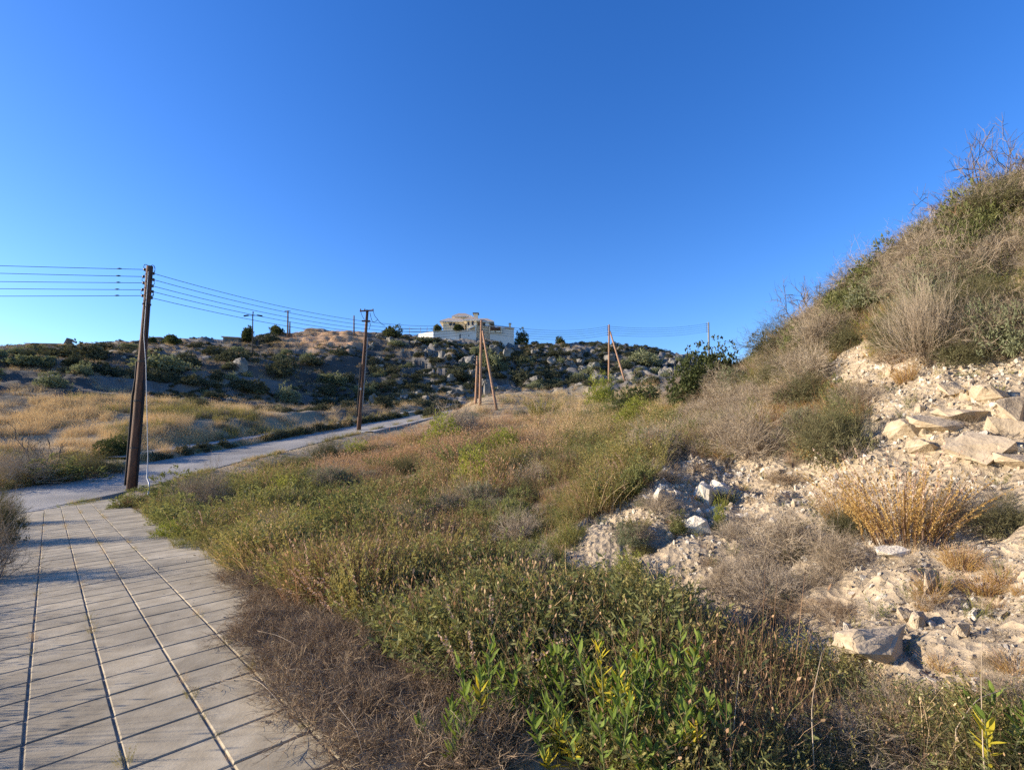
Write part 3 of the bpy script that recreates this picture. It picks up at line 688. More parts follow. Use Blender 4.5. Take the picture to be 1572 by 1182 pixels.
NEAR = dict(r0=1.9, r1=12.5)
def zone_weights(px, py, x, y):
    """how much of each plant grows where, in the meadow"""
    m = fbm(x, y, 2.2, 3, 31); m2 = fbm(x, y, 1.1, 3, 32); m3 = fbm(x, y, 3.5, 3, 33)
    W = {}
    W['green'] = .42 + ell(px, py, [(520, 790, 130, 60, 1.2), (640, 760, 120, 50, 1.0), (560, 850, 160, 60, .9), (820, 860, 160, 90, 1.0), (300, 790, 120, 50, 1.0), (230, 760, 110, 40, 1.6), (860, 560, 60, 30, .4), (900, 700, 70, 40, .7), (780, 730, 90, 30, .6), (730, 1000, 220, 130, 1.0), (900, 960, 200, 120, .8), (470, 700, 160, 25, .5), (920, 640, 80, 22, .4)]) * (.4 + 1.2 * m)
    W['olive'] = .38 + ell(px, py, [(400, 850, 120, 60, 1.2), (600, 920, 200, 90, .9), (760, 800, 200, 90, .7), (950, 720, 120, 80, .9), (980, 640, 80, 60, .5), (1000, 930, 120, 60, .8)]) * (.4 + 1.2 * m2)
    W['rust'] = .05 + 1.4 * ell(px, py, [(700, 655, 110, 45, 3.0), (640, 700, 150, 40, 2.2), (770, 680, 110, 45, 1.6), (560, 725, 110, 30, 1.2), (720, 770, 140, 50, .8), (680, 820, 120, 40, .5)]) * (.5 + m3)
    W['straw'] = .05 + ell(px, py, [(830, 660, 90, 40, 1.8), (900, 615, 160, 28, 3.0), (760, 640, 120, 25, 1.6), (640, 630, 120, 16, 3.0), (960, 650, 70, 40, 1.2), (330, 715, 140, 16, 2.2), (1000, 610, 60, 25, 2), (420, 870, 60, 40, .5)]) * (.5 + m)
    W['brown'] = .10 + ell(px, py, [(720, 800, 160, 60, .9), (620, 900, 150, 70, .7), (840, 760, 110, 50, .7), (500, 930, 80, 60, .6), (660, 740, 130, 60, .6), (1150, 1110, 200, 70, 1.4), (1000, 850, 60, 60, .5)]) * (.4 + m2 * 1.2)
    W['yg'] = .02 + ell(px, py, [(660, 950, 170, 90, .7), (800, 900, 150, 60, .8), (880, 870, 100, 50, .7), (500, 860, 60, 30, .5), (1030, 930, 70, 40, .8)]) * sstep(.5, .7, m)
    W['pink'] = .015 + ell(px, py, [(800, 1080, 130, 90, .9), (850, 960, 60, 50, .8), (540, 960, 50, 90, .9), (700, 870, 120, 60, .3)]) * sstep(.42, .62, m2)
    W['dead'] = ell(px, py, [(420, 1010, 110, 70, 4), (400, 930, 70, 50, 3), (560, 1120, 170, 70, 4), (680, 1170, 160, 70, 2.5), (1150, 1150, 220, 60, 1.6), (480, 1060, 120, 50, 3)])
    return W
FAMS = [('green', P_green, .95), ('olive', P_olive, .95), ('rust', P_rust, 1.0), ('straw', P_straw, .95), ('brown', P_brown, .9), ('yg', P_yg, .9), ('pink', P_pink, .9), ('dead', P_dead, .8)]
NM = dict(green='green_undergrowth', olive='olive_undergrowth', rust='rusty_dry_grass', straw='straw_grass', brown='brown_stalk_undergrowth', yg='yellow_green_undergrowth', pink='dry_seedhead_weeds', dead='dead_brush_litter')
pool = {f[0]: [[], [], [], []] for f in FAMS}
def is_bank_side(px, py):  # region right of the meadow
    return inpoly(px, py, [(1010, 600), (1040, 680), (985, 745), (905, 800), (862, 872), (960, 905), (1040, 980), (1130, 1020), (1280, 1040), (1430, 1075), (1572, 1090), (2400, 1200), (2400, -200), (1300, 0), (1000, 560)])
for (n, r0, r1, k, sz, sd_) in ((34000, 1.9, 9, .7, .8, 1), (24000, 9, 34, 1.0, .95, 2), (16000, 30, 82, .9, 1.15, 3)):
    x, y, z, px, py, r, g = candidates(n, r0, r1, k, seed=sd_)
    ok = ~blocked(x, y, .12) & ~is_bank_side(px, py) & (z < 40)
    d, _, hw = road_d(x, y); ok &= (d < 0) | (y < 12); ok &= ~((r > 50) & (py < 606) & (px < 850))
    pi_, pj_ = pij(x, y); ok &= (pi_ > 2) | (pj_ < pend(np.clip(pi_, -2, 5)) - 2)
    ok &= ~((fbm(x, y, .8 + .02 * r1, 3, 37) > .56) & (g.random(len(x)) < .85))
    ok &= ~((((px - 900) / 190) ** 2 + ((py - 1120) / 120) ** 2 < 1) & (g.random(len(x)) < .45))
    x, y, z, px, py, r = (q[ok] for q in (x, y, z, px, py, r))
    patch = (.45 + .85 * sstep(.3, .7, fbm(x, y, 1.6, 2, 36)) + .65 * sstep(.35, .65, fbm(x, y, .55, 2, 38))) * np.clip(.5 + .06 * r, .6, 1)
    dr_, _, hr_ = road_d(x, y); patch *= np.where(dr_ < 0, .3 + .7 * sstep(.8, 7, -dr_ - hr_), 1)
    patch *= 1 - .5 * np.clip(1.5 - 1.5 * (((px - 850) / 130) ** 2 + ((py - 850) / 110) ** 2), 0, 1)
    patch *= np.where((px > 1180) & (py > 960), .6, 1)
    W = zone_weights(px, py, x, y); fam = np.stack([W[f[0]] for f in FAMS]); tot = fam.sum(0)
    cut = np.cumsum(fam / tot, 0); pick = (g.random(len(x))[None] > cut).sum(0)
    keep = g.random(len(x)) < np.clip(tot / .9, .0, 1)
    for q, f in enumerate(FAMS):
        m = (pick == q) & keep
        for a_, v_ in zip(pool[f[0]], (x[m], y[m], z[m], sz * f[2] * patch[m])): a_.append(v_)
# plants spilling over the paving edge (dead brush and low weeds)
x, y, z, px, py, r, g = candidates(9000, 1.9, 20, .9, seed=9)
OVER = [(165, 768), (210, 778), (250, 830), (350, 885), (345, 915), (385, 960), (350, 1000), (400, 1060), (440, 1110), (520, 1182), (560, 1240), (1300, 1240), (900, 700), (300, 700)]
ok = in_pave(x, y, .3) & inpoly(px + (fbm(x, y, .5, 3, 41) - .5) * 90, py, OVER)
x, y, z, px, py = (q[ok] for q in (x, y, z, px, py))
z = np.maximum(z, np.where(in_pave(x, y), pz(x, y), z))
dz = (py > 900) & (px < 800)
for nm_, m in (('dead', dz), ('green', ~dz & (py < 900) & (g.random(len(x)) < .5)), ('olive', ~dz & (g.random(len(x)) < .5)), ('yg', ~dz & (py < 850) & (g.random(len(x)) < .15))):
    for a_, v_ in zip(pool[nm_], (x[m], y[m], z[m], np.full(m.sum(), .62 if nm_ == 'dead' else .6))): a_.append(v_)
g = np.random.default_rng(77)
for f in FAMS:
    X, Y, Z, S = (np.concatenate(q) for q in pool[f[0]])
    put(NM[f[0]], f[1], X, Y, Z, g, S, xy=1.2)

# far side of the road, dry slope, verge left of the paving
x, y, z, px, py, r, g = candidates(26000, 3, 62, .7, -75, -8, seed=4)
d, _, hw = road_d(x, y); pi_, pj_ = pij(x, y)
left = (pi_ < -2.1) & (d < 0) & (pj_ > -46)
far_ = (d > hw + .05) & (y > 14)
ok = ~blocked(x, y, .05) & (left | far_) & ~(far_ & (py < 596 + (px > 200) * 20 + (px > 380) * 15 + (fbm(x, y, 5, 3, 51) - .5) * 60) & (px > 0) & (r > 38))
bare = fbm(x, y, 4.5, 4, 52); ok &= (bare < .56) | left | (r < 33); ok &= (fbm(x, y, 1.2, 3, 55) < .62) | left
x, y, z, px, py, r, left = (q[ok] for q in (x, y, z, px, py, r, left))
gz = (fbm(x, y, 3, 3, 53) > .62) | ((py > 700) & (r > 18) & (fbm(x, y, 2, 3, 54) > .5) & ~left)
s_ = np.where(r < 14, .75, np.clip(r / 26, 1, 1.9)) * np.where(left, .85, 1)
m = ~gz | left; put('straw_slope_grass', P_straw, x[m], y[m], z[m], g, s_[m], xy=1.1)
m = gz & ~left; put('verge_weeds', P_olive + P_olive + P_grey + P_green[:1], x[m], y[m], z[m], g, s_[m])
# tall dry grass right at the left edge of the paving: it throws the streaky shade across the slabs
x, y, z, px, py, r, g = candidates(5200, 3, 20, .6, -100, -38, seed=5)
pi_, pj_ = pij(x, y); m = (pi_ < -2.05) & (pi_ > -9) & (pj_ > -44) & (pj_ < 14); x, y, z = x[m], y[m], z[m]
put('tall_dry_verge_grass', P_straw + P_brown, x, y, z, g, np.where(pij(x, y)[0] < -3, 1.5, .9))
x, y, z, px, py, r, g = candidates(9000, 14, 34, .9, -62, -30, seed=14)
d, _, hw = road_d(x, y); m = (d > hw + .1) & (d < hw + 4.5) & ~blocked(x, y, .05) & (fbm(x, y, 1.6, 3, 57) > .40); q_ = (x[m], y[m], z[m]); put('far_verge_weeds', P_olive + P_green + P_straw + P_brown, *q_, g, np.full(m.sum(), 1.25))
gj = np.random.default_rng(66); n = 420; ji = gj.choice([-1, 0, 1, 2, 3, 5], n, p=[.12, .12, .12, .16, .22, .26]) + gj.normal(size=n) * .02; jj_ = -45 + 52 * gj.random(n) ** .8; q_ = PO + PI_ * ji[:, None] + PJ * jj_[:, None]; kp = fbm(q_[:, 0], q_[:, 1], .8, 2, 67) > .5
q_ = q_[kp]; put('joint_weeds', P_olive + P_straw, q_[:, 0], q_[:, 1], q_[:, 2] - .02, gj, np.full(len(q_), .13) + .12 * gj.random(len(q_)))
# strip of weeds between road and footway, road edge and kerb joints
for nm_, k0, k1, o0, o1, n, s0, pr in (('kerb_strip_weeds', 27, 72, .05, FW0 - .15, 1500, .42, P_green + P_olive + P_scrub[:1]), ('near_road_edge_weeds', 12, 78, -.35, .15, 900, .7, P_olive + P_straw + P_green), ('road_corner_weeds', 12, 26, -.9, -.1, 500, .8, P_olive + P_yg)):
    g = np.random.default_rng(len(nm_)); u = k0 + (k1 - k0 - 1) * g.random(n); i = u.astype(int); f = (u - i)[:, None]
    c_ = RC[i] * (1 - f) + RC[i + 1] * f; sgn = 1 if o0 > 0 else -1; off = RHW[i] + o0 + (o1 - o0) * g.random(n) if o0 > 0 else -(RHW[i] - o0 * g.random(n) - .05)
    q = c_ + RN[i] * off[:, None]; dens = fbm(q[:, 0], q[:, 1], 1.4, 2, 61); m = (dens > (.40 if o0 > 0 else .5)); q = q[m]
    q[:, 2] = HG(q[:, 0], q[:, 1]); put(nm_, pr, q[:, 0], q[:, 1], q[:, 2], g, np.full(len(q), s0) * np.clip(q[:, 1] / 32, .6, 1.3))

# right bank undergrowth (outside the bare chalk)
x, y, z, px, py, r, g = candidates(30000, 2.2, 34, 1.0, 8, 62, seed=6)
bare = bankmask(px, py, x, y) & (r < 26)
ok = is_bank_side(px, py) & ~(bare & (g.random(len(x)) < .93)) & (z < 40); x, y, z, px, py, r, bare = (q[ok] for q in (x, y, z, px, py, r, bare))
kind = fbm(x, y, 1.6, 3, 71) + (g.random(len(x)) - .5) * .22
s_ = np.clip(.45 + r * .03, .5, 1.2) * np.where(bare, .6, 1)
yl = ell(px, py, [(1200, 560, 120, 50, 1), (1400, 420, 120, 50, .8), (1540, 460, 90, 60, 1), (1480, 1120, 120, 40, .8), (1040, 900, 50, 40, .8)])
m = kind < .50 - yl * .15; put('grey_bank_twigs', P_bank, x[m], y[m], z[m], g, s_[m])
m = (kind >= .50 - yl * .15) & (kind < .57); put('bank_weeds', P_olive + P_green, x[m], y[m], z[m], g, s_[m])
m = (kind >= .57) & (kind < .63); put('bank_dry_grass', P_straw + P_brown, x[m], y[m], z[m], g, s_[m] * .9)
m = (kind >= .63); put('bank_yellow_herbs', P_yg + P_oran + P_brown, x[m], y[m], z[m], g, s_[m] * .8)
# low scrub on the hill
x, y, z, px, py, r, g = candidates(14000, 52, 150, .4, -52, 30, seed=8)
dn = fbm(x, y, 9, 4, 81); ok = ((py < 640) & (dn > np.where(px > 590, .40, .50)) & ~((px > 740) & (py > 598)) & ~((px < 230) & (py > 590)) & ~((px > 430) & (px < 575) & (py < 530)) & (HG(x, y) > 4))
ok &= ~((px > 640) & (px < 800) & (r > 126)); ok &= road_d(x, y)[0] > 8
x, y, z, r, px = (q[ok] for q in (x, y, z, r, px)); put('low_hill_scrub', P_scrub, x, y, z, g, np.where(px > 590, .75, .42), xy=1.2, amt=.05)
x, y, z, px, py, r, g = candidates(16000, 42, 140, .4, -52, 30, seed=18)
ok = (py < 640) & (fbm(x, y, 6, 4, 82) > .43) & ~((px > 640) & (px < 800) & (r > 126)) & (road_d(x, y)[0] > 5); x, y, z, px = (q[ok] for q in (x, y, z, px))
put('hill_dry_grass', P_straw + P_grey + P_grey, x, y, z, g, np.full(len(x), 1.5), xy=1.4)

# ================================================================ rocks
def rock_mesh(name, n, sx, sy, sz, seed, mat, jit=.0, sub=False):
    import bmesh
    g = np.random.default_rng(seed); bm = bmesh.new()
    v = g.normal(size=(n, 3)); v /= np.linalg.norm(v, axis=1)[:, None]; v = np.sign(v) * np.abs(v) ** .75; v *= (.8 + .35 * g.random((n, 1)))
    for p in v * [sx, sy, sz]: bm.verts.new(p)
    r = bmesh.ops.convex_hull(bm, input=bm.verts[:])
    bmesh.ops.delete(bm, geom=[e for e in r['geom_interior'] if isinstance(e, bmesh.types.BMVert)], context='VERTS')
    if sub:
        bmesh.ops.subdivide_edges(bm, edges=bm.edges[:], cuts=2, use_grid_fill=True)
        for vv in bm.verts:
            q = float(fbm(np.array([vv.co.x * 3 + vv.co.z * 2 + seed]), np.array([vv.co.y * 3 - vv.co.z]), 1, 3, seed % 7)[0]) - .5
            vv.co *= 1 + q * jit
    me = bpy.data.meshes.new(name); bm.to_mesh(me); bm.free(); me.materials.append(mat); me.update(); return me
RK = [rock_mesh('stone', 14, 1, .75, .55, 10 + k, M_rock, .35, k % 2 == 0) for k in range(6)]
RKW = [rock_mesh('stone', 15, 1, .8, .6, 30 + k, M_rock_w) for k in range(4)]
RKH = [rock_mesh('boulder', 22, 1, .85, .75, 50 + k, M_rock_h, .9, True) for k in range(8)]
RKB = [rock_mesh('block', 14, 1, .8, .5, 70 + k, M_rock, .42, True) for k in range(6)]
# rubble: countless small stones on the bare bank
x, y, z, px, py, r, g = candidates(90000, 2.2, 22, 1.0, 0, 60, seed=91)
m = bankmask(px, py, x, y) & (fbm(x, y, .9, 3, 92) + (g.random(len(x)) - .5) * .4 + np.where(px > 1290, .14, 0) > .40); x, y, z, r = (q[m] for q in (x, y, z, r)); n = len(x)
s_ = np.exp(g.normal(size=n) * .6) * .0105 * np.clip(r / 5, .7, 2.0)
scatter('bank_rubble', [('rubble', me) for me in RK + RKW], np.c_[x, y, z], g.random((n, 3)) * 6.28, np.c_[s_, s_, s_ * (.7 + .5 * g.random(n))], g.integers(0, 10, n))
# grit on the paving near the bank side
x, y, z, px, py, r, g = candidates(1500, 2, 14, .9, -50, 10, seed=93)
pi_, pj_ = pij(x, y); m = (pi_ > 2.6) & (pi_ < 4.9) & (g.random(len(x)) < .35 + .3 * (pj_ > -6)); x, y = x[m], y[m]; n = len(x); s_ = .006 * np.exp(g.normal(size=n) * .5)
scatter('paving_grit', [('grit', me) for me in RKW], np.c_[x, y, pz(x, y) + s_ * .3], g.random((n, 3)) * 6.28, np.c_[s_, s_, s_], g.integers(0, 4, n))

LMK = []   # (name, px, py) landmarks used in wording labels of look-alikes
def where(px, py, marks):
    best = min(marks, key=lambda q: (q[1] - px) ** 2 + 2 * (q[2] - py) ** 2); dx, dy = px - best[1], py - best[2]
    if abs(dx) < 22 and abs(dy) < 14: rel = 'beside'
    elif abs(dx) >= abs(dy) * 1.2: rel = 'right of' if dx > 0 else 'left of'
    else: rel = 'below' if dy > 0 else 'above'
    return rel + ' ' + best[0]
ORD = ['first', 'second', 'third', 'fourth', 'fifth', 'sixth', 'seventh', 'eighth', 'ninth', 'tenth', 'eleventh', 'twelfth', 'thirteenth', 'fourteenth', 'fifteenth', 'sixteenth', 'seventeenth', 'eighteenth', 'nineteenth', 'twentieth']
def label_all(items, lead, cat, group):
    """items: (object, px, py, adjective, marks); look-alikes by one landmark are counted off from the left"""
    by = {}
    for o, px, py, adj, marks in items: by.setdefault((adj, where(px, py, marks)), []).append((px, py, o))
    for (adj, w), lst in by.items():
        lst.sort(key=lambda q: q[0])
        for k, (px, py, o) in enumerate(lst):
            t = ' '.join((adj + ' ' + lead + ' ' + w).split())
            if len(lst) > 1: t += ', %s from the left' % (ORD[k] if k < 20 else str(k + 1) + {1: 'st', 2: 'nd', 3: 'rd'}.get((k + 1) % 10, 'th')) if len(lst) > 2 else (', the left one' if k == 0 else ', the right one')
            tag(o, t, cat, group)

# larger stones one can pick out on the bank
g = np.random.default_rng(5); items = []
BM = [('the ochre herb clump', 1390, 760), ('the flat tan slab', 1350, 1000), ('the layered rock ledge', 1480, 660), ('the shaded olive shrub', 1290, 660), ('the green bush on the crumbled edge', 985, 720),
      ('the white-faced outcrop', 1095, 770), ('the white stone', 1370, 845), ('the grey dome shrub', 1430, 500), ('the lower weeds', 1150, 960), ('the chalk toe', 930, 830), ('the right picture edge', 1545, 930)]
cand = []
while len(cand) < 150:
    qx, qy = g.uniform(880, 1565), g.uniform(540, 1060)
    if bankmask(np.array([qx]), np.array([qy]))[0] and (qx > 1290 or g.random() < .22): cand.append((qx, qy))
H_ = hit([q[0] for q in cand], [q[1] for q in cand])
for (qx, qy), h in zip(cand, H_):
    if np.isnan(h[0]) or h[1] > 25: continue
    R_ = np.linalg.norm(h); w = np.exp(g.normal() * .4) * 8.5 / 780 * R_ * .55
    me = RK[g.integers(6)] if g.random() < .6 else RKW[g.integers(4)]
    o = obj('stone', me, loc=(h[0], h[1], h[2] - w * .05)); o.rotation_euler = (g.normal() * .5, g.normal() * .5, g.random() * 6.28); o.scale = (w, w, w * g.uniform(.7, 1.2))
    adj = 'large pale stone' if w * 780 / R_ > 7 else 'small pale stone'
    items.append((o, qx, qy, adj, BM))
label_all(items, '', 'stone', 'loose stones on the chalk bank')
def bigrock(name, me, px, py, wpx, hpx, label, cat='rock', rot=None, sink=.3, group=None, dpx=None, mat=None):
    h = hit([px], [py])[0]
    R_ = np.linalg.norm(h - [0, 0, CAMZ]); k = R_ / F * .88; o = obj(name, me)
    o.scale = (wpx / 2 * k, (dpx or wpx * .7) / 2 * k, hpx / 2 * k / .55); o.location = (h[0], h[1], h[2] + hpx * k * (.5 - sink)); o.rotation_euler = rot or (0, 0, 0)
    if mat:
        o.data = me.copy(); o.data.materials.clear(); o.data.materials.append(mat)
    return tag(o, label, cat, group)
bigrock('rock', RKB[0], 1345, 1012, 118, 56, 'flat tan slab of rock half buried in the pale rubble', rot=(.35, -.1, .25), sink=.35)
bigrock('rock', RKB[1], 1372, 856, 46, 22, 'white stone sitting in shade-edged rubble under the ochre herb', mat=M_rock_w)
bigrock('rock', RKB[2], 1408, 962, 34, 34, 'grey-sided angular rock above the flat tan slab', rot=(.5, .2, .8))
bigrock('rock', RKB[3], 1390, 950, 26, 24, 'pointed rock leaning on the angular one above the tan slab', rot=(.2, .6, .3))
bigrock('rock', RKB[4], 1478, 976, 26, 24, 'cube-like rock with a bright left face and a dark right face', rot=(.1, .1, .5))
bigrock('rock', RKB[5], 1432, 905, 30, 40, 'split upright rock between two ochre tufts', rot=(.1, .5, .4))
for k, (a, b, w, h, rx, ry, rz, t) in enumerate([(1395, 668, 60, 40, .3, .2, .3, 'leftmost block of the layered rock ledge, dark underside'), (1440, 655, 76, 34, .15, .1, .1, 'long overhanging block in the rock ledge'),
        (1478, 640, 70, 26, -.1, .15, -.1, 'thin upper slab lying over the rock ledge'), (1500, 690, 84, 46, .2, -.1, .2, 'lowest smooth block of the rock ledge, lit on top'),
        (1545, 668, 60, 50, .1, .3, -.2, 'tall block of the ledge with a shaded right face'), (1560, 630, 58, 40, .2, 0, .4, 'block at the upper right end of the rock ledge'),
        (1420, 690, 50, 28, .3, .1, .7, 'small block under the left end of the rock ledge'), (1560, 710, 52, 26, .1, .2, .1, 'broken block beside the right picture edge under the ledge'),
        (1515, 610, 54, 30, .2, .3, .9, 'angular block resting above the rock ledge'), (1460, 600, 36, 24, .5, .3, .2, 'rough stone high above the left part of the ledge')]):
    bigrock('ledge_block', RKB[k % 6], a, b, w, h, t, rot=(rx, ry, rz), sink=.5, group='blocks of the layered rock ledge', dpx=w * .9)
for k, (a, b, w, h, t) in enumerate([(1080, 770, 44, 60, 'bright white face of the outcrop left of the yellow-green herb'), (1108, 760, 46, 46, 'white cracked rock right of the yellow-green herb on the outcrop'), (1070, 812, 40, 36, 'lowest white rock of the outcrop')]):
    bigrock('outcrop_rock', RKB[k], a, b, w, h, t, rot=(.3 * k, .4, k * 1.1), sink=.45, group='rocks of the white outcrop', mat=M_rock_w, dpx=50)

# ================================================================ shrubs
def mk(name, parts, mat): return veg_mesh(name, parts, mat)
def twigset(seed, n0, w, hz, kids=5, levels=4, spreadang=.6, lean=(0, 0, 0), wig=.16, mat=G_GREY, up=.35, mat2=None):
    tp = twig_parts(n0, 1.0, hz, seed, w, levels, kids, spreadang, wig, lean, up=up); return [('branches', mk('branches', tp[:2], mat2 or mat)), ('twigs', mk('twigs', tp[2:], mat))]
SH = {}
SH['grey'] = [twigset(400 + k, 44, .013, .85) for k in range(3)]
SH['dome'] = [twigset(410, 90, .008, .95, kids=4, levels=4, spreadang=.32, lean=(-.35, -.1, .25), wig=.06)]
SH['olive'] = [twigset(420 + k, 40, .012, .85, mat=G_OLSH) + [('foliage', mk('foliage', crown_parts(2600, .85, .75, .055, .018, 425 + k, dens=.4), G_OLSH))] for k in range(2)]
SH['ggreen'] = [twigset(430 + k, 30, .012, .85, mat=G_GREY) + [('foliage', mk('foliage', crown_parts(5200, .85, .8, .05, .016, 435 + k, dens=.4), G_GGREEN))] for k in range(2)]
SH['dark'] = [[('branches', mk('branches', twig_parts(12, .55, .8, 440 + k, .03, 3, 4, .7), G_DEAD)), ('foliage', mk('foliage', crown_parts(13000, .95, .95, .045, .03, 445 + k, lobes=44, dens=.85, upright=.1), G_DARK))] for k in range(3)]
SH['green'] = [[('branches', mk('branches', twig_parts(14, .8, .8, 450 + k, .02, 3, 4, .7), G_BROWN)), ('foliage', mk('foliage', crown_parts(5200, .9, .8, .06, .022, 455 + k, lobes=10, dens=.5), G_GREEN))] for k in range(2)]
SH['yellowgreen'] = [[('stems', mk('stems', twig_parts(16, .8, .8, 460, .02, 3, 4, .6), G_OLIVE)), ('foliage', mk('foliage', crown_parts(4600, .9, .8, .06, .02, 465, lobes=10, dens=.4), G_YG))]]
SH['dead'] = [twigset(470 + k, 46, .014, .6, kids=4, spreadang=.5, mat=G_DEAD, up=.1) for k in range(3)]
SH['bare'] = [twigset(480 + k, 9, .026, 1.1, kids=4, levels=4, spreadang=.75, wig=.3, mat=G_BARE) for k in range(3)]
SH['ochre'] = [[('stems', mk('stems', herb_parts(60, 2, .8, 1.0, .03, .015, 490, stemw=.012), G_BROWN)), ('foliage', mk('foliage', herb_parts(120, 70, .95, 1.0, .032, .015, 491, stemw=.006, lean=.05, start=.15), G_ORANGE)), ('seedheads', mk('seedheads', herb_parts(36, 30, 1.15, .8, .03, .018, 492, start=.7, stemw=.01), G_PINK))]]
SH['herb'] = [[('stems', mk('stems', herb_parts(40, 2, .9, .8, .05, .02, 495 + k, stemw=.012), G_BROWN)), ('foliage', mk('foliage', herb_parts(70, 40, .95, .9, .075, .026, 497 + k, stemw=.008), G_GREEN if k else G_OLIVE))] for k in range(2)]
def shrub(kind, px, py, wpx, hpx, label, name='shrub', group=None, cat='shrub', rz=None, var=None, sink=.03, h=None):
    h = hit([px], [py])[0] if h is None else h
    if np.isnan(h[0]): return None
    R_ = np.linalg.norm(h - [0, 0, CAMZ]); k = R_ / F * .86; t = empty(name, (h[0], h[1], h[2] - sink))
    t.rotation_euler = (0, 0, R.random() * 6.28 if rz is None else rz); vs = SH[kind]; vs = vs[(var if var is not None else R.integers(len(vs))) % len(vs)]
    sx = wpx / 2 * k; sz_ = hpx * k
    for nm, me in vs:
        o = obj(nm, me, t); o.scale = (sx, sx, sz_)
    return tag(t, label, cat, group)
GB = 'shrubs on the chalk bank'; GM = 'bushes in the meadow'
shrub('dark', 1088, 614, 140, 100, 'big rounded dark evergreen bush on the skyline below the grey pole', group=GB, name='evergreen_bush')
shrub('dark', 1050, 620, 60, 42, 'lower dark evergreen bush touching the left side of the big one', group=GB, name='evergreen_bush')
shrub('dark', 986, 638, 104, 62, 'low round dark green bush alone in the straw grass', group=GM, name='evergreen_bush')
shrub('grey', 1075, 636, 70, 34, 'grey-green scrub at the foot of the big evergreen bush', group=GB)
shrub('dome', 1425, 560, 130, 130, 'smooth silvery dome of fine twigs high on the bank', group=GB, rz=0, name='thorn_cushion')
shrub('ggreen', 1530, 545, 120, 110, 'grey-green leafy bush right of the silvery twig dome', group=GB)
shrub('ggreen', 1500, 440, 90, 60, 'pale green bush above the silvery twig dome', group=GB)
shrub('olive', 1275, 712, 150, 125, 'dark olive bushy shrub casting shade over the chalk hollow', group=GB, rz=.4)
shrub('grey', 1155, 704, 170, 110, 'wide grey thorny cushion left of the dark olive shrub', group=GB, name='thorn_cushion')
shrub('grey', 1318, 625, 90, 60, 'small grey thorny cushion under the silvery dome', group=GB, name='thorn_cushion')
shrub('grey', 1215, 860, 170, 110, 'broad fine-twigged grey cushion in the middle of the bank', group=GB, name='thorn_cushion')
shrub('grey', 1180, 930, 130, 80, 'thin grey cushion just below the broad one', group=GB, name='thorn_cushion')
shrub('grey', 1120, 910, 110, 60, 'sparse grey cushion above the chalk toe', group=GB, name='thorn_cushion')
shrub('grey', 1290, 880, 110, 80, 'brown-grey cushion left of the white stone', group=GB, name='thorn_cushion')
shrub('ochre', 1385, 826, 190, 120, 'bright ochre yellow herb clump with pinkish seed spikes', name='herb_clump', group=GB, cat='herb')
shrub('ochre', 1475, 868, 66, 30, 'small ochre tuft among the rubble below the big ochre clump', name='herb_clump', group=GB, cat='herb')
shrub('ochre', 1500, 905, 60, 28, 'second small ochre tuft, lower right in the rubble', name='herb_clump', group=GB, cat='herb')
shrub('ochre', 1425, 920, 50, 24, 'little ochre tuft beside the split upright rock', name='herb_clump', group=GB, cat='herb')
shrub('ochre', 1290, 800, 70, 60, 'rusty ochre herb between grey cushions on the bank', name='herb_clump', group=GB, cat='herb')
shrub('grey', 1462, 800, 90, 62, 'ash grey twiggy herb in front of the ochre clump', group=GB, name='thorn_cushion')
shrub('olive', 1545, 815, 90, 56, 'brownish olive shrub at the right picture edge', group=GB)
shrub('olive', 1470, 560, 80, 50, 'dull olive shrub hanging over the crumbling chalk', group=GB)
shrub('yellowgreen', 1105, 815, 34, 60, 'narrow yellow-green herb growing on the white outcrop', name='herb_clump', group=GB, cat='herb')
shrub('green', 1042, 812, 60, 42, 'dark green shrub in the notch of the crumbled edge', group=GB)
shrub('green', 985, 752, 100, 72, 'dense green bush on the crumbled chalk edge', group=GB)
shrub('ggreen', 935, 745, 90, 50, 'grey-green bush left of the dense green one', group=GB)
shrub('grey', 1005, 705, 130, 84, 'grey scrub behind the dense green bush', group=GB)
shrub('yellowgreen', 962, 886, 84, 52, 'bright yellow-green herb mound under the chalk toe', name='herb_clump', group=GB, cat='herb')
shrub('yellowgreen', 1032, 952, 70, 46, 'yellow-green herb beside the pale rubble foot', name='herb_clump', group=GB, cat='herb')
shrub('ochre', 1390, 590, 40, 40, 'small orange-red leaved plant below the silvery dome', name='herb_clump', group=GB, cat='herb')
shrub('bare', 1500, 335, 140, 110, 'dark wind-bent bare shrub with a dense nest-like top on the skyline', group='bare shrubs on the skyline', name='bare_shrub', var=0)
shrub('dead', 1500, 325, 110, 95, 'tangled dead crown caught in the wind-bent shrub on the skyline', group='bare shrubs on the skyline', name='bare_shrub', var=1)
shrub('bare', 1570, 300, 110, 110, 'bare branching shrub at the right picture edge', group='bare shrubs on the skyline', name='bare_shrub', var=1)
shrub('bare', 1568, 250, 60, 130, 'tall thin bare shrub reaching highest at the right picture edge', group='bare shrubs on the skyline', name='bare_shrub', var=2)
shrub('bare', 1370, 395, 110, 90, 'small bare shrub standing on the middle of the skyline', group='bare shrubs on the skyline', name='bare_shrub', var=2)
shrub('bare', 1310, 440, 120, 90, 'grey leafless shrub left of the middle one on the skyline', group='bare shrubs on the skyline', name='bare_shrub', var=0)
shrub('bare', 1185, 535, 110, 90, 'leafless shrub arching left beside the big evergreen bush', group='bare shrubs on the skyline', name='bare_shrub', var=1)
shrub('bare', 1240, 500, 120, 90, 'thin leafless shrub above the arching one', group='bare shrubs on the skyline', name='bare_shrub', var=2)
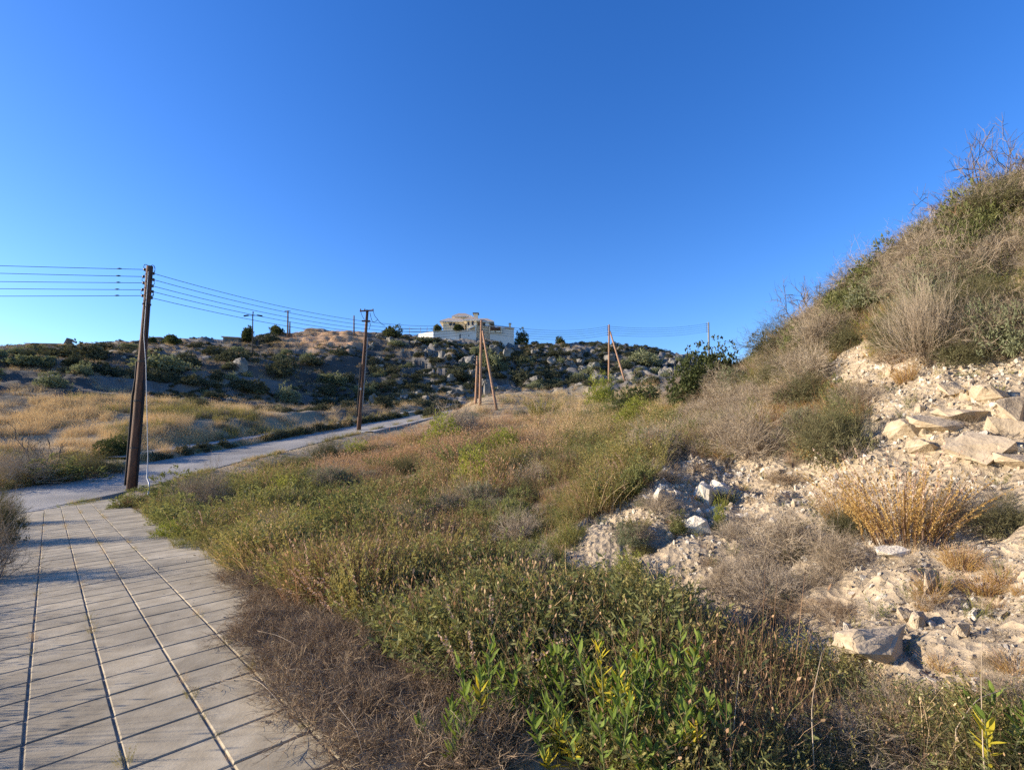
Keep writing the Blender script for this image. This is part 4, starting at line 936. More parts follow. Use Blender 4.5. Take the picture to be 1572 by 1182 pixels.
for kd, a, b, w, h, t in [('dead', 395, 975, 130, 66, 'flattened dark brush lying highest on the paving edge'), ('dead', 430, 1040, 170, 95, 'dark dead brush sprawling over the paving in the middle'), ('dead', 490, 1100, 170, 90, 'dead brush reaching over bare concrete below the middle heap'),
        ('dead', 590, 1160, 240, 140, 'big dark dead brush heap at the bottom of the paving edge'), ('dead', 700, 1178, 190, 120, 'dead brush heap left of the glossy green plants'), ('dead', 500, 1000, 150, 100, 'dead twiggy mound behind the sprawling brush'), ('dead', 1180, 1160, 190, 110, 'dark dry brush at the bottom right of the green plants'), ('dead', 1330, 1150, 170, 90, 'brown dry brush under the flat tan slab')]:
    shrub(kd, a, b, w, h, t, name='dead_brush', group='dead brush heaps', cat='brush')
for kd, a, b, w, h, t in [('green', 520, 825, 170, 85, 'wide fresh green bush in the middle of the meadow'), ('green', 640, 795, 110, 66, 'green bush right of the wide fresh one'), ('dark', 180, 700, 62, 34, 'dark green bush just behind the near pole'),
        ('green', 270, 778, 170, 60, 'dark green weeds heaped beside the near pole'), ('green', 210, 778, 80, 34, 'leafy weeds spreading over the far paving corner'), ('yellowgreen', 265, 830, 80, 34, 'yellow-green weeds on the paving edge'),
        ('ggreen', 880, 720, 90, 36, 'soft green bush in the upper meadow'), ('green', 780, 740, 90, 34, 'dark green patch plant in the middle of the dry grass'), ('ggreen', 1000, 692, 110, 60, 'grey-green shrub under the bank, right of the meadow'),
        ('herb', 560, 950, 150, 130, 'mixed dry herb mound behind the dead brush'), ('herb', 760, 905, 170, 110, 'leafy herb mound in the near meadow'), ('herb', 660, 885, 150, 100, 'olive herb mound left of the leafy one'), ('green', 330, 752, 130, 28, 'low dark weeds under the road edge, left part'),
        ('olive', 450, 724, 140, 26, 'low dark weeds under the road edge, middle part'), ('olive', 560, 702, 120, 26, 'brown-green weeds under the road edge, right part'), ('grey', 700, 672, 120, 60, 'rusty twiggy mound on the meadow crest'),
        ('olive', 915, 760, 80, 50, 'olive shrub at the meadow side of the chalk')]:
    shrub(kd, a, b, w, h, t, group=GM)
for kd, a, b, w, h, t in [('grey', -40, 900, 120, 110, 'dry twiggy growth at the left picture edge beside the slabs, nearest one'), ('olive', -20, 845, 90, 90, 'dull scrub at the left picture edge halfway along the slabs'), ('grey', -4, 812, 60, 60, 'dry scrub at the far left corner of the paving')]:
    shrub(kd, a, b, w, h, t, group='scrub at the left paving edge')
for kd, a, b, w, h, t in [('green', 95, 742, 130, 40, 'dark weedy bush on the far road verge, widest one left of the near pole'), ('grey', 35, 745, 110, 56, 'thorny grey bush on the far road verge at the left edge'), ('olive', 150, 730, 90, 34, 'olive weeds on the far road verge close to the near pole'), ('bare', 60, 728, 120, 62, 'sprawling half-bare shrub above the far road verge at the left')]:
    shrub(kd, a, b, w, h, t, group='bushes on the far road verge')
# bushes that break up the meadow and the lower bank
def fill(seed, n, poly, kinds, w0, w1, h0, h1, marks, lead, cat, grp, test, name='shrub'):
    g = np.random.default_rng(seed); cand = []; items = []; xs = [q[0] for q in poly]; ys = [q[1] for q in poly]
    while len(cand) < n:
        qx, qy = g.uniform(min(xs), max(xs)), g.uniform(min(ys), max(ys))
        if inpoly(np.array([qx]), np.array([qy]), poly)[0] and all((qx - c_[0]) ** 2 + 4 * (qy - c_[1]) ** 2 > (w0 * .55) ** 2 for c_ in cand): cand.append((qx, qy))
    H_ = hit([q[0] for q in cand], [q[1] for q in cand])
    for (qx, qy), h in zip(cand, H_):
        if np.isnan(h[0]) or h[1] > 70 or not test(h, qx, qy): continue
        kd, adj = kinds[g.integers(len(kinds))]; w = g.uniform(w0, w1) * (1 + (qy - 800) / 1400)
        o = shrub(kd, qx, qy, w, w * g.uniform(h0, h1) * 1.4, 'x', h=h, name=name); items.append((o, qx, qy, adj, marks))
    label_all(items, lead, cat, grp)
MM = [('the near pole', 205, 740), ('the far paving corner', 180, 775), ('the fresh green bush', 520, 800), ('the braced pole cluster', 745, 625), ('the rusty crest mound', 700, 665), ('the lone evergreen bush', 984, 620), ('the chalk toe', 900, 830),
      ('the dead brush', 430, 960), ('the dry herb mound', 560, 930), ('the leafy herb mound', 760, 880), ('the glossy plants', 930, 1060), ('the road edge', 450, 705), ('the bottom right corner', 1480, 1130), ('the flat tan slab', 1345, 1060)]
def free(h, qx, qy):
    a_, b_ = np.array([h[0]]), np.array([h[1]]); d_, _, w_d = road_d(a_, b_)
    return not blocked(a_, b_, .3)[0] and not (-w_d[0] - 3 < d_[0] < 9) and not (830 < qx < 960 and 730 < qy < 890)
fill(31, 74, [(260, 790), (470, 715), (620, 690), (700, 650), (960, 610), (1020, 680), (960, 760), (870, 830), (880, 900), (1000, 980), (900, 1030), (640, 1060), (540, 930), (380, 880)],
     [('herb', 'leafy'), ('olive', 'olive'), ('green', 'green'), ('green', 'green'), ('ggreen', 'grey-green'), ('grey', 'twiggy brown'), ('herb', 'leafy'), ('yellowgreen', 'yellow-green')], 55, 120, .34, .55, MM, 'meadow bush', 'bush', GM, free)
fill(32, 34, [(470, 720), (640, 672), (700, 650), (960, 606), (1000, 640), (760, 700), (560, 740)], [('herb', 'leafy'), ('olive', 'olive'), ('grey', 'twiggy'), ('ggreen', 'grey-green'), ('grey', 'twiggy')], 30, 60, .3, .5, MM, 'crest bush', 'bush', GM, free)
fill(33, 34, [(900, 870), (985, 770), (1060, 700), (1240, 720), (1330, 860), (1320, 990), (1130, 990), (1000, 960)], [('grey', 'grey'), ('grey', 'grey'), ('olive', 'olive'), ('dead', 'brown'), ('ggreen', 'grey-green'), ('grey', 'grey'), ('herb', 'leafy')], 45, 100, .28, .42, BM, 'cushion', 'shrub', GB, free, 'thorn_cushion')
fill(34, 24, [(1060, 1060), (1300, 1060), (1572, 1080), (1572, 1178), (1080, 1178)], [('herb', 'leafy'), ('dead', 'brown'), ('olive', 'olive'), ('dead', 'brown'), ('grey', 'grey')], 80, 150, .2, .3, MM, 'low bush', 'bush', GM, free)
fill(35, 12, [(1340, 860), (1572, 840), (1572, 1040), (1400, 1040)], [('ochre', 'ochre'), ('grey', 'thin grey'), ('ochre', 'ochre')], 24, 50, .35, .5, BM, 'tuft', 'herb', GB, free, 'herb_clump')
# small thorny shrubs filling the upper bank
g = np.random.default_rng(12); items = []; cand = []
while len(cand) < 90:
    qx, qy = g.uniform(1060, 1568), g.uniform(300, 700)
    sky_y = np.interp(qx, [1050, 1130, 1190, 1250, 1320, 1400, 1480, 1572], [606, 580, 548, 505, 458, 405, 352, 305])
    if qy > sky_y and not bankmask(np.array([qx]), np.array([qy]))[0] and (len(cand) < 34 and qy < sky_y + 26 or len(cand) >= 34): cand.append((qx, qy))
H_ = hit([q[0] for q in cand], [q[1] for q in cand])
BM2 = [('the big evergreen bush', 1082, 590), ('the arching leafless shrub', 1180, 530), ('the silvery twig dome', 1430, 500), ('the leafless skyline shrub', 1310, 430), ('the middle skyline shrub', 1370, 385), ('the nest-topped shrub', 1500, 300), ('the wide thorny cushion', 1160, 680), ('the grey-green leafy bush', 1530, 500)]
for (qx, qy), h in zip(cand, H_):
    if np.isnan(h[0]) or h[1] > 30: continue
    kd = g.choice(['grey', 'olive', 'ggreen', 'grey', 'olive', 'dead', 'green', 'grey']); w = g.uniform(60, 135)
    o = shrub(kd, qx, qy + 6, w, w * g.uniform(.45, .7), 'x', h=h)
    adj = {'grey': 'grey thorny', 'olive': 'dull olive', 'ggreen': 'grey-green', 'dead': 'dead brown', 'green': 'fresh green'}[kd]; items.append((o, qx, qy, adj, BM2))
label_all(items, 'shrub', 'shrub', 'shrubs covering the upper bank')
g = np.random.default_rng(88); qx = g.uniform(425, 560, 260); qy = g.uniform(506, 532, 260); H_ = hit(qx, qy, rmin=60); H_ = H_[~np.isnan(H_[:, 0])]
put('mound_dry_grass', P_rust + P_straw, H_[:, 0], H_[:, 1], H_[:, 2], g, np.full(len(H_), 1.3), xy=1.8)
# hill shrubs: rounded evergreen scrub, one mesh each
HS = [mk('hill_shrub', crown_parts(2600, 1, .8, .10, .055, 500 + k, lobes=14, dens=.6), G_SCRUB) for k in range(4)] + [mk('hill_shrub', crown_parts(2600, 1, .8, .10, .055, 510 + k, lobes=14, dens=.6), G_GGREEN) for k in range(2)]
HM = [('the near pole', 215, 560), ('the twin-armed street lamp', 387, 530), ('the red earth mound', 480, 520), ('the crossarm pole', 556, 560), ('the villa', 725, 515), ('the braced pole cluster', 745, 575), ('the standing white boulder', 748, 590),
      ('the right braced pole', 940, 560), ('the far left ridge', 70, 535), ('the hill foot', 480, 620), ('the dry slope', 110, 600), ('the cliff boulders', 840, 560), ('the right ridge end', 1010, 545)]
fixed_ = [(125, 552, 120, 30), (40, 560, 90, 20), (150, 575, 110, 26), (80, 592, 60, 22), (250, 566, 120, 30), (300, 590, 90, 24), (360, 556, 80, 22), (415, 526, 54, 22), (430, 575, 80, 44), (440, 615, 60, 34), (510, 590, 90, 30), (600, 575, 70, 22), (660, 618, 60, 24),
         (665, 640, 56, 30), (560, 605, 80, 26), (650, 525, 70, 12), (610, 530, 50, 12), (520, 545, 60, 16), (700, 580, 60, 26), (800, 585, 60, 30), (880, 590, 60, 20), (850, 545, 60, 12), (930, 540, 50, 12), (985, 550, 60, 18), (960, 560, 50, 16), (770, 570, 50, 26), (1000, 590, 70, 20), (740, 560, 40, 20), (905, 575, 50, 22), (60, 538, 60, 8),
         (200, 534, 50, 8), (300, 533, 36, 9), (160, 536, 60, 9), (330, 545, 60, 16), (480, 560, 60, 16), (380, 600, 100, 30), (500, 625, 90, 22)]
fixed = [(a_, b_, c_ * .72, d_ * .8) for a_, b_, c_, d_ in fixed_]
g = np.random.default_rng(21); items = []; cand = list(fixed)
while len(cand) < 250:
    qx = g.uniform(-20, 1050); top = np.interp(qx, [0, 250, 400, 600, 800, 1050], [534, 526, 520, 524, 536, 548]); bot = np.interp(qx, [0, 230, 300, 600, 700, 760, 880, 1050], [585, 590, 635, 628, 610, 600, 590, 578])
    qy = g.uniform(top, bot + 5)
    if 430 < qx < 560 and qy < 530: continue
    w = np.exp(g.normal() * .4) * 21 * (.55 if qy < top + 10 else 1); cand.append((qx, qy, w, w * g.uniform(.35, .55)))
H_ = hit([q[0] for q in cand], [q[1] for q in cand], rmin=38)
for (qx, qy, w, hh), h in zip(cand, H_):
    if np.isnan(h[0]) or h[1] < 40 or (625 < qx < 800 and h[1] > 130): continue
    k = np.linalg.norm(h) / F * .88; j = g.integers(6); o = obj('hill_shrub', HS[j], loc=(h[0], h[1], h[2] - .1)); o.scale = (w / 2 * k, w / 2 * k * g.uniform(.8, 1.1), hh * k * 1.1); o.rotation_euler = (0, 0, g.random() * 6.28)
    items.append((o, qx, qy, ('small ' if w < 24 else 'wide ' if w > 60 else '') + ('dark' if j < 4 else 'olive'), HM))
label_all(items, 'hill bush', 'shrub', 'scrub bushes on the far hillside')
# hill boulders
g = np.random.default_rng(22); items = []; cand = []
while len(cand) < 140:
    if g.random() < .8: qx = g.uniform(560, 1040)
    else: qx = g.uniform(60, 560)
    top = np.interp(qx, [0, 250, 400, 600, 800, 1050], [536, 530, 526, 528, 540, 552]); bot = np.interp(qx, [0, 230, 300, 600, 700, 760, 880, 1050], [585, 590, 620, 622, 608, 596, 588, 574])
    qy = top + (bot - top) * g.random() ** 1.25; w = np.exp(g.normal() * .5) * 10; cand.append((qx, qy, w, w * g.uniform(.55, .95)))
cand += [(535, 535, 14, 11), (525, 536, 7, 8), (690, 585, 16, 16), (585, 520, 26, 9), (600, 524, 20, 10), (748, 604, 20, 34), (700, 606, 30, 14), (820, 586, 22, 16), (806, 575, 22, 20), (912, 565, 26, 14), (1000, 553, 20, 8), (945, 580, 26, 12), (1028, 572, 18, 12), (870, 560, 16, 10), (770, 600, 24, 14), (660, 545, 22, 14), (640, 530, 30, 12), (690, 528, 30, 10)]
H_ = hit([q[0] for q in cand], [q[1] for q in cand], rmin=38)
for n_i, ((qx, qy, w, hh), h) in enumerate(zip(cand, H_)):
    if np.isnan(h[0]) or h[1] < 45: continue
    k = np.linalg.norm(h) / F * .88; o = obj('boulder', RKH[g.integers(8)], loc=(h[0], h[1], h[2] + hh * k * .18)); o.scale = (w / 2 * k, w / 2 * k * .9, hh / 2 * k * 1.3); o.rotation_euler = (g.normal() * .15, g.normal() * .15, g.random() * 6.28)
    if (qx, qy) == (748, 604): tag(o, 'tall pointed whitish boulder standing behind the braced pole cluster', 'boulder', 'limestone boulders on the far hill'); continue
    items.append((o, qx, qy, 'large grey' if w > 15 else 'grey' if w > 9 else 'small grey', HM))
label_all(items, 'limestone boulder', 'boulder', 'limestone boulders on the far hill')

# ================================================================ glossy leafy plants in the foreground: each leaf a piece
def leaf_mesh(mat, bend):
    k = 6; t = np.linspace(0, 1, k); w = np.array([.12, .7, 1, .9, .55, .02]) * .15; V = []
    for i in range(k):
        zc = t[i]; yb = bend * t[i] ** 2
        V += [(-w[i], yb + w[i] * .35, zc), (0, yb, zc - .0), (w[i], yb + w[i] * .35, zc)]
    V = np.array(V); Fs = []
    for i in range(k - 1):
        for s in (0, 1): a = i * 3 + s; Fs.append((a, a + 1, a + 4, a + 3))
    g2 = np.full(len(V), .5); return mesh_np('leaf', V, np.array(Fs), [mat], {'rnd': g2, 'tt': np.ones(len(V))}, smooth=True)
LEAF = [leaf_mesh(G_LEAF, b) for b in (.08, .2, .35)]; LEAFY = [leaf_mesh(G_LEAFY, b) for b in (.1, .3)]
def leafy_plant(px, py, wpx, hpx, nsh, label, seed, yellow=.08):
    g = np.random.default_rng(seed); h = hit([px], [py])[0]; R_ = np.linalg.norm(h - [0, 0, CAMZ]); k = R_ / F * .88; t = empty('leafy_plant', (h[0], h[1], h[2] - .02)); W = wpx / 2 * k; Ht = hpx * 1.3 * k; m = 0
    for s in range(nsh):
        a = g.random() * 6.28; rr_ = W * math.sqrt(g.random()); tip = np.array([rr_ * 1.15 * math.cos(a), rr_ * 1.15 * math.sin(a), Ht * g.uniform(.5, 1.0) * (1 - .3 * rr_ / W)]); root = tip * [.35, .35, 0]
        ts = np.linspace(0, 1, 6)[:, None]; path = root + (tip - root) * np.c_[ts ** 1.3, ts ** 1.3, ts]
        b = MB(); b.tube(path, np.linspace(.005, .002, 6), 5); st = b.build('stem', M_stem, t)
        yl = g.random() < yellow
        nl = min(19, 290 // nsh)
        for q in range(nl):
            f = .35 + .65 * q / (nl - 1); x = f * 5; i = min(int(x), 4); c0 = path[i] * (1 - (x - i)) + path[i + 1] * (x - i); az = q * 2.4 + g.normal() * .3; tl = 1.35 - .75 * (q / (nl - 1)) ** 2 + g.normal() * .1
            L_ = (.072 - .025 * abs(f - .8)) * g.uniform(.8, 1.2)
            o = obj('leaf', (LEAFY if yl and q < 16 else LEAF)[g.integers(2)], t); o.location = c0; o.rotation_euler = (tl, g.normal() * .15, az); o.scale = (L_, L_, L_); m += 1
    return tag(t, label, 'plant', 'glossy leafy plants in the foreground')
M_stem = solid('green_stem', (.10, .12, .04), (.16, .15, .06), rough=.7)
leafy_plant(745, 1150, 90, 130, 14, 'glossy dark green plant at the left of the foreground group', 1, .03)
leafy_plant(940, 1215, 170, 175, 17, 'largest glossy green plant at the bottom centre with a yellow shoot', 2, .12)
leafy_plant(930, 1090, 150, 110, 15, 'glossy green plant behind the largest one', 3, .06)
leafy_plant(1030, 1110, 110, 120, 13, 'upright glossy plant right of the centre group', 4, .08)
leafy_plant(860, 1190, 110, 110, 12, 'yellow-green glossy plant left of the largest one', 5, .3)
leafy_plant(1020, 1230, 110, 110, 10, 'lowest glossy plant right of the largest one', 6, .15)
leafy_plant(1010, 1000, 60, 66, 6, 'small dark glossy shoot cluster near the pale rubble foot', 7, .25)
leafy_plant(1112, 1010, 34, 60, 3, 'single dark shoot standing against the pale rubble', 8, 0)
leafy_plant(1520, 1190, 120, 90, 10, 'bright green leafy plant in the bottom right corner', 9, .3)
leafy_plant(820, 1090, 100, 90, 12, 'leafy green plant among pinkish seedheads left of the centre group', 11, .1)
leafy_plant(960, 1140, 120, 120, 17, 'dense glossy plant in the middle of the centre group', 12, .1)
leafy_plant(1060, 1180, 110, 110, 14, 'glossy plant at the right end of the centre group', 13, .2)
leafy_plant(690, 1190, 90, 80, 10, 'small glossy plant low at the left of the group', 14, .1)
leafy_plant(930, 985, 90, 60, 9, 'glossy green shoots behind, among pinkish seedheads', 10, .15)
# pale bent dead stems over the brush
for k, (pts, t) in enumerate([([(505, 1020), (470, 1000), (430, 975), (395, 968)], 'long pale bent stem over the middle brush'), ([(440, 1090), (405, 1050), (385, 1040), (340, 1045)], 'pale forked stem lying lowest towards the slabs'),
        ([(620, 960), (590, 935), (560, 933)], 'arching pale stem over the dry herb mound'), ([(480, 1060), (462, 1025), (440, 1028)], 'short hooked pale stem in the brush'), ([(560, 1170), (548, 1120), (520, 1085)], 'pale stem on the lowest brush heap'),
        ([(1250, 1180), (1245, 1080), (1262, 1000)], 'tall thin straw stalk left of the flat tan slab'), ([(1510, 1180), (1506, 1050), (1508, 960)], 'tall thin straw stalk near the right edge'), ([(1120, 1190), (1128, 1100), (1135, 1030)], 'thin straw stalk right of the glossy plants'),
        ([(1460, 1130), (1500, 1070), (1572, 1050)], 'curved pale stalk sweeping to the right picture edge')]):
    h = hit([pts[0][0]], [min(pts[0][1], 1175)])[0]; Y0 = h[1] * .93; q = np.array([P(a, b, Y0 * (1 + .03 * j)) for j, (a, b) in enumerate(pts)])
    tt = np.linspace(0, 1, 12); q = np.array([np.interp(tt, np.linspace(0, 1, len(pts)), q[:, c_]) for c_ in range(3)]).T
    for _ in range(2): q[1:-1] = .25 * q[:-2] + .5 * q[1:-1] + .25 * q[2:]
    q[0, 2] = min(q[0, 2], HG(np.array([q[0, 0]]), np.array([q[0, 1]]))[0]); b = MB(); b.tube(q, np.linspace(.0026, .001, 12), 5); tag(b.build('dry_stalk', M_stalk if k else M_stalk, None, True), t, 'stalk', 'pale dry stalks') if k else None
    if k == 0: M_stalk = solid('dry_stalk', (.30, .23, .15), (.42, .33, .23), rough=.8); tag(b.build('dry_stalk', M_stalk, None, True), t, 'stalk', 'pale dry stalks')

# ================================================================ poles and cables
def gz(x, y): return float(HG(np.array([x]), np.array([y]))[0])
def sag(a, b, s, n=24):
    t = np.linspace(0, 1, n)[:, None]; q = a * (1 - t) + b * t; q[:, 2] -= s * 4 * (t * (1 - t))[:, 0]; return q
def pole_shaft(name, base, top, r0, r1, mat, parent, sides=12):
    t = np.linspace(0, 1, 7)[:, None]; q = base * (1 - t) + top * t - (base if parent else 0)
    b = MB(); b.tube(q, np.linspace(r0, r1, 7), sides); return b.build(name, mat, parent, True)
Y1 = 21.3; b1 = P(203, 745, Y1); b1[2] = gz(b1[0], b1[1]) - .4; t1 = P(230, 409, Y1)
pole = tag(empty('utility_pole', tuple(b1)), 'tall dark leaning timber pole with cable ducts, nearest at the road corner', 'utility pole', 'timber utility poles')
pole_shaft('shaft', b1, t1, .20, .125, M_wood, pole)
def on1(py, dx=0, dy=0):
    """point on the near pole at photo row py"""
    f = (745 - py) / (745 - 409); base = P(203, 745, Y1); q = base * (1 - f) + t1 * f; return q + [dx, dy, 0]
for dx, ya, yb, r_, nm in ((-.25, 745, 560, .045, 'cable_duct'), (-.20, 745, 640, .035, 'cable_duct'), (.22, 745, 588, .04, 'cable_duct'), (.17, 640, 470, .025, 'cable_duct')):
    b = MB(); q = np.array([on1(y_, dx * (1 if y_ > 600 else .75), -.05) for y_ in np.linspace(ya, yb, 8)]) - b1; b.tube(q, r_, 8); b.build(nm, M_cable, pole, True)
for y_ in (470, 560, 620, 690):
    b = MB(); b.tube(np.array([on1(y_ + 1.0), on1(y_ - 1.0)]) - b1, .19 if y_ > 600 else .165, 12); b.build('strap', M_dark, pole)
rows_l = [414.5, 426, 436, 447, 456.5]; rows_r = [421, 431, 441, 450, 460]
attL, attR = [], []
for k in range(5):
    for side, rows, att in ((-1, rows_l, attL), (1, rows_r, attR)):
        c0 = on1(rows[k]); tipx = .19 + .02 * (k % 2); b = MB(); e = c0 + [side * tipx * 1.05, -.02, 0]; b.tube(np.array([c0, e]) - b1, .014, 6); br = b.build('bracket', M_steel, pole)
        b = MB(); q = e - b1; b.tube(np.array([q + [0, 0, -.06], q + [0, 0, -.03], q, q + [0, 0, .03], q + [0, 0, .06]]), [.03, .055, .032, .055, .03], 10); b.build('insulator', M_ins, pole, True); att.append(e)
for side, att in ((-1, attL), (1, attR)):
    for k in ((0,) if side < 0 else (0, 3)):
        a = att[k]; e = on1(409 if k == 0 else 458, side * .05); t = np.linspace(0, math.pi, 9); q = np.array([[a[0] + (e[0] - a[0]) * (1 - math.cos(u)) / 2 + side * .10 * math.sin(u), a[1], a[2] + (e[2] - a[2]) * (1 - math.cos(u)) / 2 + .13 * math.sin(u) * (1 if k == 0 else -.4)] for u in t])
        b = MB(); b.tube(q - b1, .014, 6); b.build('jumper_loop', M_cable, pole, True)
    for k in range(4):
        b = MB(); q = sag(att[k], att[k + 1], 0, 7); q[:, 0] += side * .07 * np.sin(np.linspace(0, math.pi, 7)) * (k % 2 * 2 - 1); b.tube(q - b1, .010, 6); b.build('jumper', M_cable, pole, True)
# pale earth wire that hangs down the near pole
q = np.array([on1(420, .10, -.2), on1(520, .16, -.25), P(224, 560, Y1 - .3), P(226, 650, Y1 - .4), P(227, 700, Y1 - .5), P(226, 733, Y1 - .6), P(229, 742, Y1 - .7), P(226, 778, Y1 - 1.5)])
q[-1, 2] = gz(q[-1, 0], q[-1, 1]) - .1; b = MB(); b.tube(q, [.012] * 5 + [.03, .03, .03], 6); tag(b.build('earth_wire', M_lcable, None, True), 'thin pale wire hanging straight down beside the near pole into the weeds', 'wire')
ordn = ['topmost', 'second', 'third', 'fourth', 'lowest']
for k in range(5):
    a = attL[k]; y0 = [406.5, 418.5, 431.5, 442.8, 454.5][k]; sl = (y0 - rows_l[k]) / 213.; e = P(-1300, y0 + sl * 1300, 17.0); b = MB(); b.tube(sag(a, e, .12, 30), .0115, 6)
    w_ob = empty('power_cable', tuple(a)); q = sag(a, e, .12, 30) - a; b = MB(); b.tube(q, .0115, 6); b.build('conductor', M_cable, w_ob, True)
    b = MB(); q1 = q[0] + (q[-1] - q[0]) / np.linalg.norm(q[-1]) * 1.0; b.tube(np.array([q1 * .92, q1, q1 * 1.08]), [.02, .035, .02], 8); b.build('splice', M_cable, w_ob, True)
    tag(w_ob, '%s of the five cables running left from the near pole' % ordn[k], 'cable', 'cables left of the near pole')
# braced pole cluster on the meadow crest
Y3 = 50.0; b3 = P(737, 612, Y3); b3[2] = gz(b3[0], b3[1]) - .5; t3 = P(739, 492, Y3)
p3 = tag(empty('utility_pole', tuple(b3)), 'tall timber pole with a slanting brace on the meadow crest in front of the villa', 'utility pole', 'timber utility poles')
pole_shaft('shaft', b3, t3, .15, .11, M_wood2, p3)
bb = P(763, 622, Y3 - 3); bb[2] = gz(bb[0], bb[1]) - .2
t = np.linspace(0, 1, 5)[:, None]; q = bb * (1 - t) + P(740.5, 507, Y3) * t - b3; b = MB(); b.tube(q, np.linspace(.14, .10, 5), 10); b.build('brace', M_wood2, p3, True)
att3 = []
for k, y_ in enumerate((495, 498.6, 502.2, 505.8, 509.4)):
    e = P(738.9, y_, Y3) + [-.16, 0, 0]; att3.append(e); b = MB(); b.tube(np.array([e + [0, 0, -.07], e, e + [0, 0, .07]]) - b3, [.05, .03, .05], 8); b.build('insulator', M_ins, p3, True)
b3b = P(730, 612, Y3 + 1.5); b3b[2] = gz(b3b[0], b3b[1]) - .5; t3b = P(733, 547, Y3 + 1.5)
p3b = tag(empty('utility_pole', tuple(b3b)), 'short timber pole left of the braced pole, half its height', 'utility pole', 'timber utility poles')
pole_shaft('shaft', b3b, t3b, .14, .11, M_wood2, p3b)
att3b = []
for k, (px_, y_) in enumerate(((730, 549), (729.5, 553), (729, 560), (735, 550), (736, 556))):
    e = P(px_, y_, Y3 + 1.4); b = MB(); b.tube(np.array([P(732.5, y_, Y3 + 1.5), e, e + [-.12 if px_ < 733 else .12, 0, .1]]) - b3b, .035, 6); b.build('insulator', M_steel, p3b, True); att3b.append(e)
# right braced pole and the far grey pole
Y4 = 74.0; b4 = P(934.5, 590, Y4); b4[2] = gz(b4[0], b4[1]) - .6; t4 = P(935, 498.5, Y4)
p4 = tag(empty('utility_pole', tuple(b4)), 'timber pole with a slanting brace right of the villa', 'utility pole', 'timber utility poles')
pole_shaft('shaft', b4, t4, .16, .12, M_wood2, p4); bb = P(961, 592, Y4 - 3); bb[2] = gz(bb[0], bb[1]) - .3
q = bb * (1 - t) + P(936.5, 509, Y4) * t - b4; b = MB(); b.tube(q, np.linspace(.15, .11, 5), 10); b.build('brace', M_wood2, p4, True)
b = MB(); b.tube(np.array([P(926.5, 541.5, Y4), P(934, 541.5, Y4)]) - b4, .06, 6); b.build('side_bracket', M_steel, p4)
att4 = []
for k, y_ in enumerate((501, 504, 507, 510.5, 514)):
    e = P(934.8, y_, Y4) + [-.22, 0, 0]; att4.append(e); b = MB(); b.tube(np.array([e + [0, 0, -.09], e, e + [0, 0, .09]]) - b4, [.06, .04, .06], 8); b.build('insulator', M_ins, p4, True)
Y5 = 92.0; b5 = P(1087.6, 560, Y5); t5 = P(1087.6, 495, Y5); b5[2] = min(b5[2], gz(b5[0], b5[1]) - .5)
p5 = tag(empty('utility_pole', tuple(b5)), 'grey pole rising behind the big evergreen bush', 'utility pole', 'timber utility poles')
pole_shaft('shaft', b5, t5, .17, .15, M_steel, p5); att5 = []
for k, y_ in enumerate((497, 500, 503, 506, 509)):
    e = P(1087, y_, Y5) + [-.25, 0, 0]; att5.append(e); b = MB(); b.tube(np.array([e + [0, 0, -.1], e, e + [0, 0, .1]]) - b5, [.07, .04, .07], 8); b.build('insulator', M_ins, p5, True)
def cables(A_, B_, s_, rad, what, grp):
    for k, (a, e) in enumerate(zip(A_, B_)):
        w_ob = MB(); w_ob.tube(sag(np.array(a), np.array(e), s_, 30), rad, 5); n = len(A_)
        o = w_ob.build('power_cable', M_cable, None, True); tag(o, '%s of the %s cables %s' % ((ordn if n == 5 else ['upper', 'middle', 'lower'])[k], {5: 'five', 3: 'three'}[n], what), 'cable', grp)
cables(attR, att3, 1.15, .0125, 'from the near pole to the braced pole', 'cables across the road')
cables(att3, att4, .75, .016, 'between the two braced poles', 'cables between the braced poles')
cables(att4, att5, .55, .018, 'from the right braced pole to the grey pole', 'cables to the grey pole')
# crossarm pole beside the road
Y2 = 45.0; b2 = P(551, 648, Y2); b2[2] = gz(b2[0], b2[1]) - .3; t2 = P(564, 476, Y2)
p2 = tag(empty('utility_pole', tuple(b2)), 'dark timber pole with a short crossarm standing beyond the road', 'utility pole', 'timber utility poles')
pole_shaft('shaft', b2, t2, .20, .12, M_wood, p2)
b = MB(); b.tube(np.array([P(552.5, 477.8, Y2 - .12), P(573.5, 476.6, Y2 - .12)]) - b2, .07, 4); ca = b.build('crossarm', M_wood, p2)
for px_ in (553.5, 560, 572.5):
    e = P(px_, 475.5, Y2 - .12); b = MB(); b.tube(np.array([e + [0, 0, -.08], e, e + [0, 0, .08]]) - b2, [.04, .06, .04], 8); b.build('insulator', M_ins, ca, True)
for (a, e, nm) in (((554, 479), (560, 491), 'jumper'), ((573, 478), (578, 488), 'jumper'), ((578, 488), (591, 500), 'jumper'), ((568, 480), (572, 494), 'jumper'), ((572, 494), (580, 490), 'jumper'), ((565, 492), (569, 497), 'jumper'), ((569, 497), (566, 506), 'jumper')):
    b = MB(); b.tube(sag(P(*a, Y2 - .1), P(*e, Y2 - .1), .12, 7) - b2, .022, 5); b.build(nm, M_cable, p2, True)
b = MB(); b.box(P(562, 493, Y2 - .2) - b2, (.75, .12, .12)); b.build('lower_crossarm', M_wood, p2)
for dx, ya, yb in ((-.2, 560, 640), (.24, 520, 636)):
    fa = lambda y_: P(551, 648, Y2) * (1 - (648 - y_) / 172) + t2 * ((648 - y_) / 172) + [dx, -.1, 0]
    b = MB(); b.tube(np.array([fa(y_) for y_ in np.linspace(yb, ya, 6)]) - b2, .05, 8); b.build('cable_duct', M_cable if dx < 0 else M_steel, p2, True)
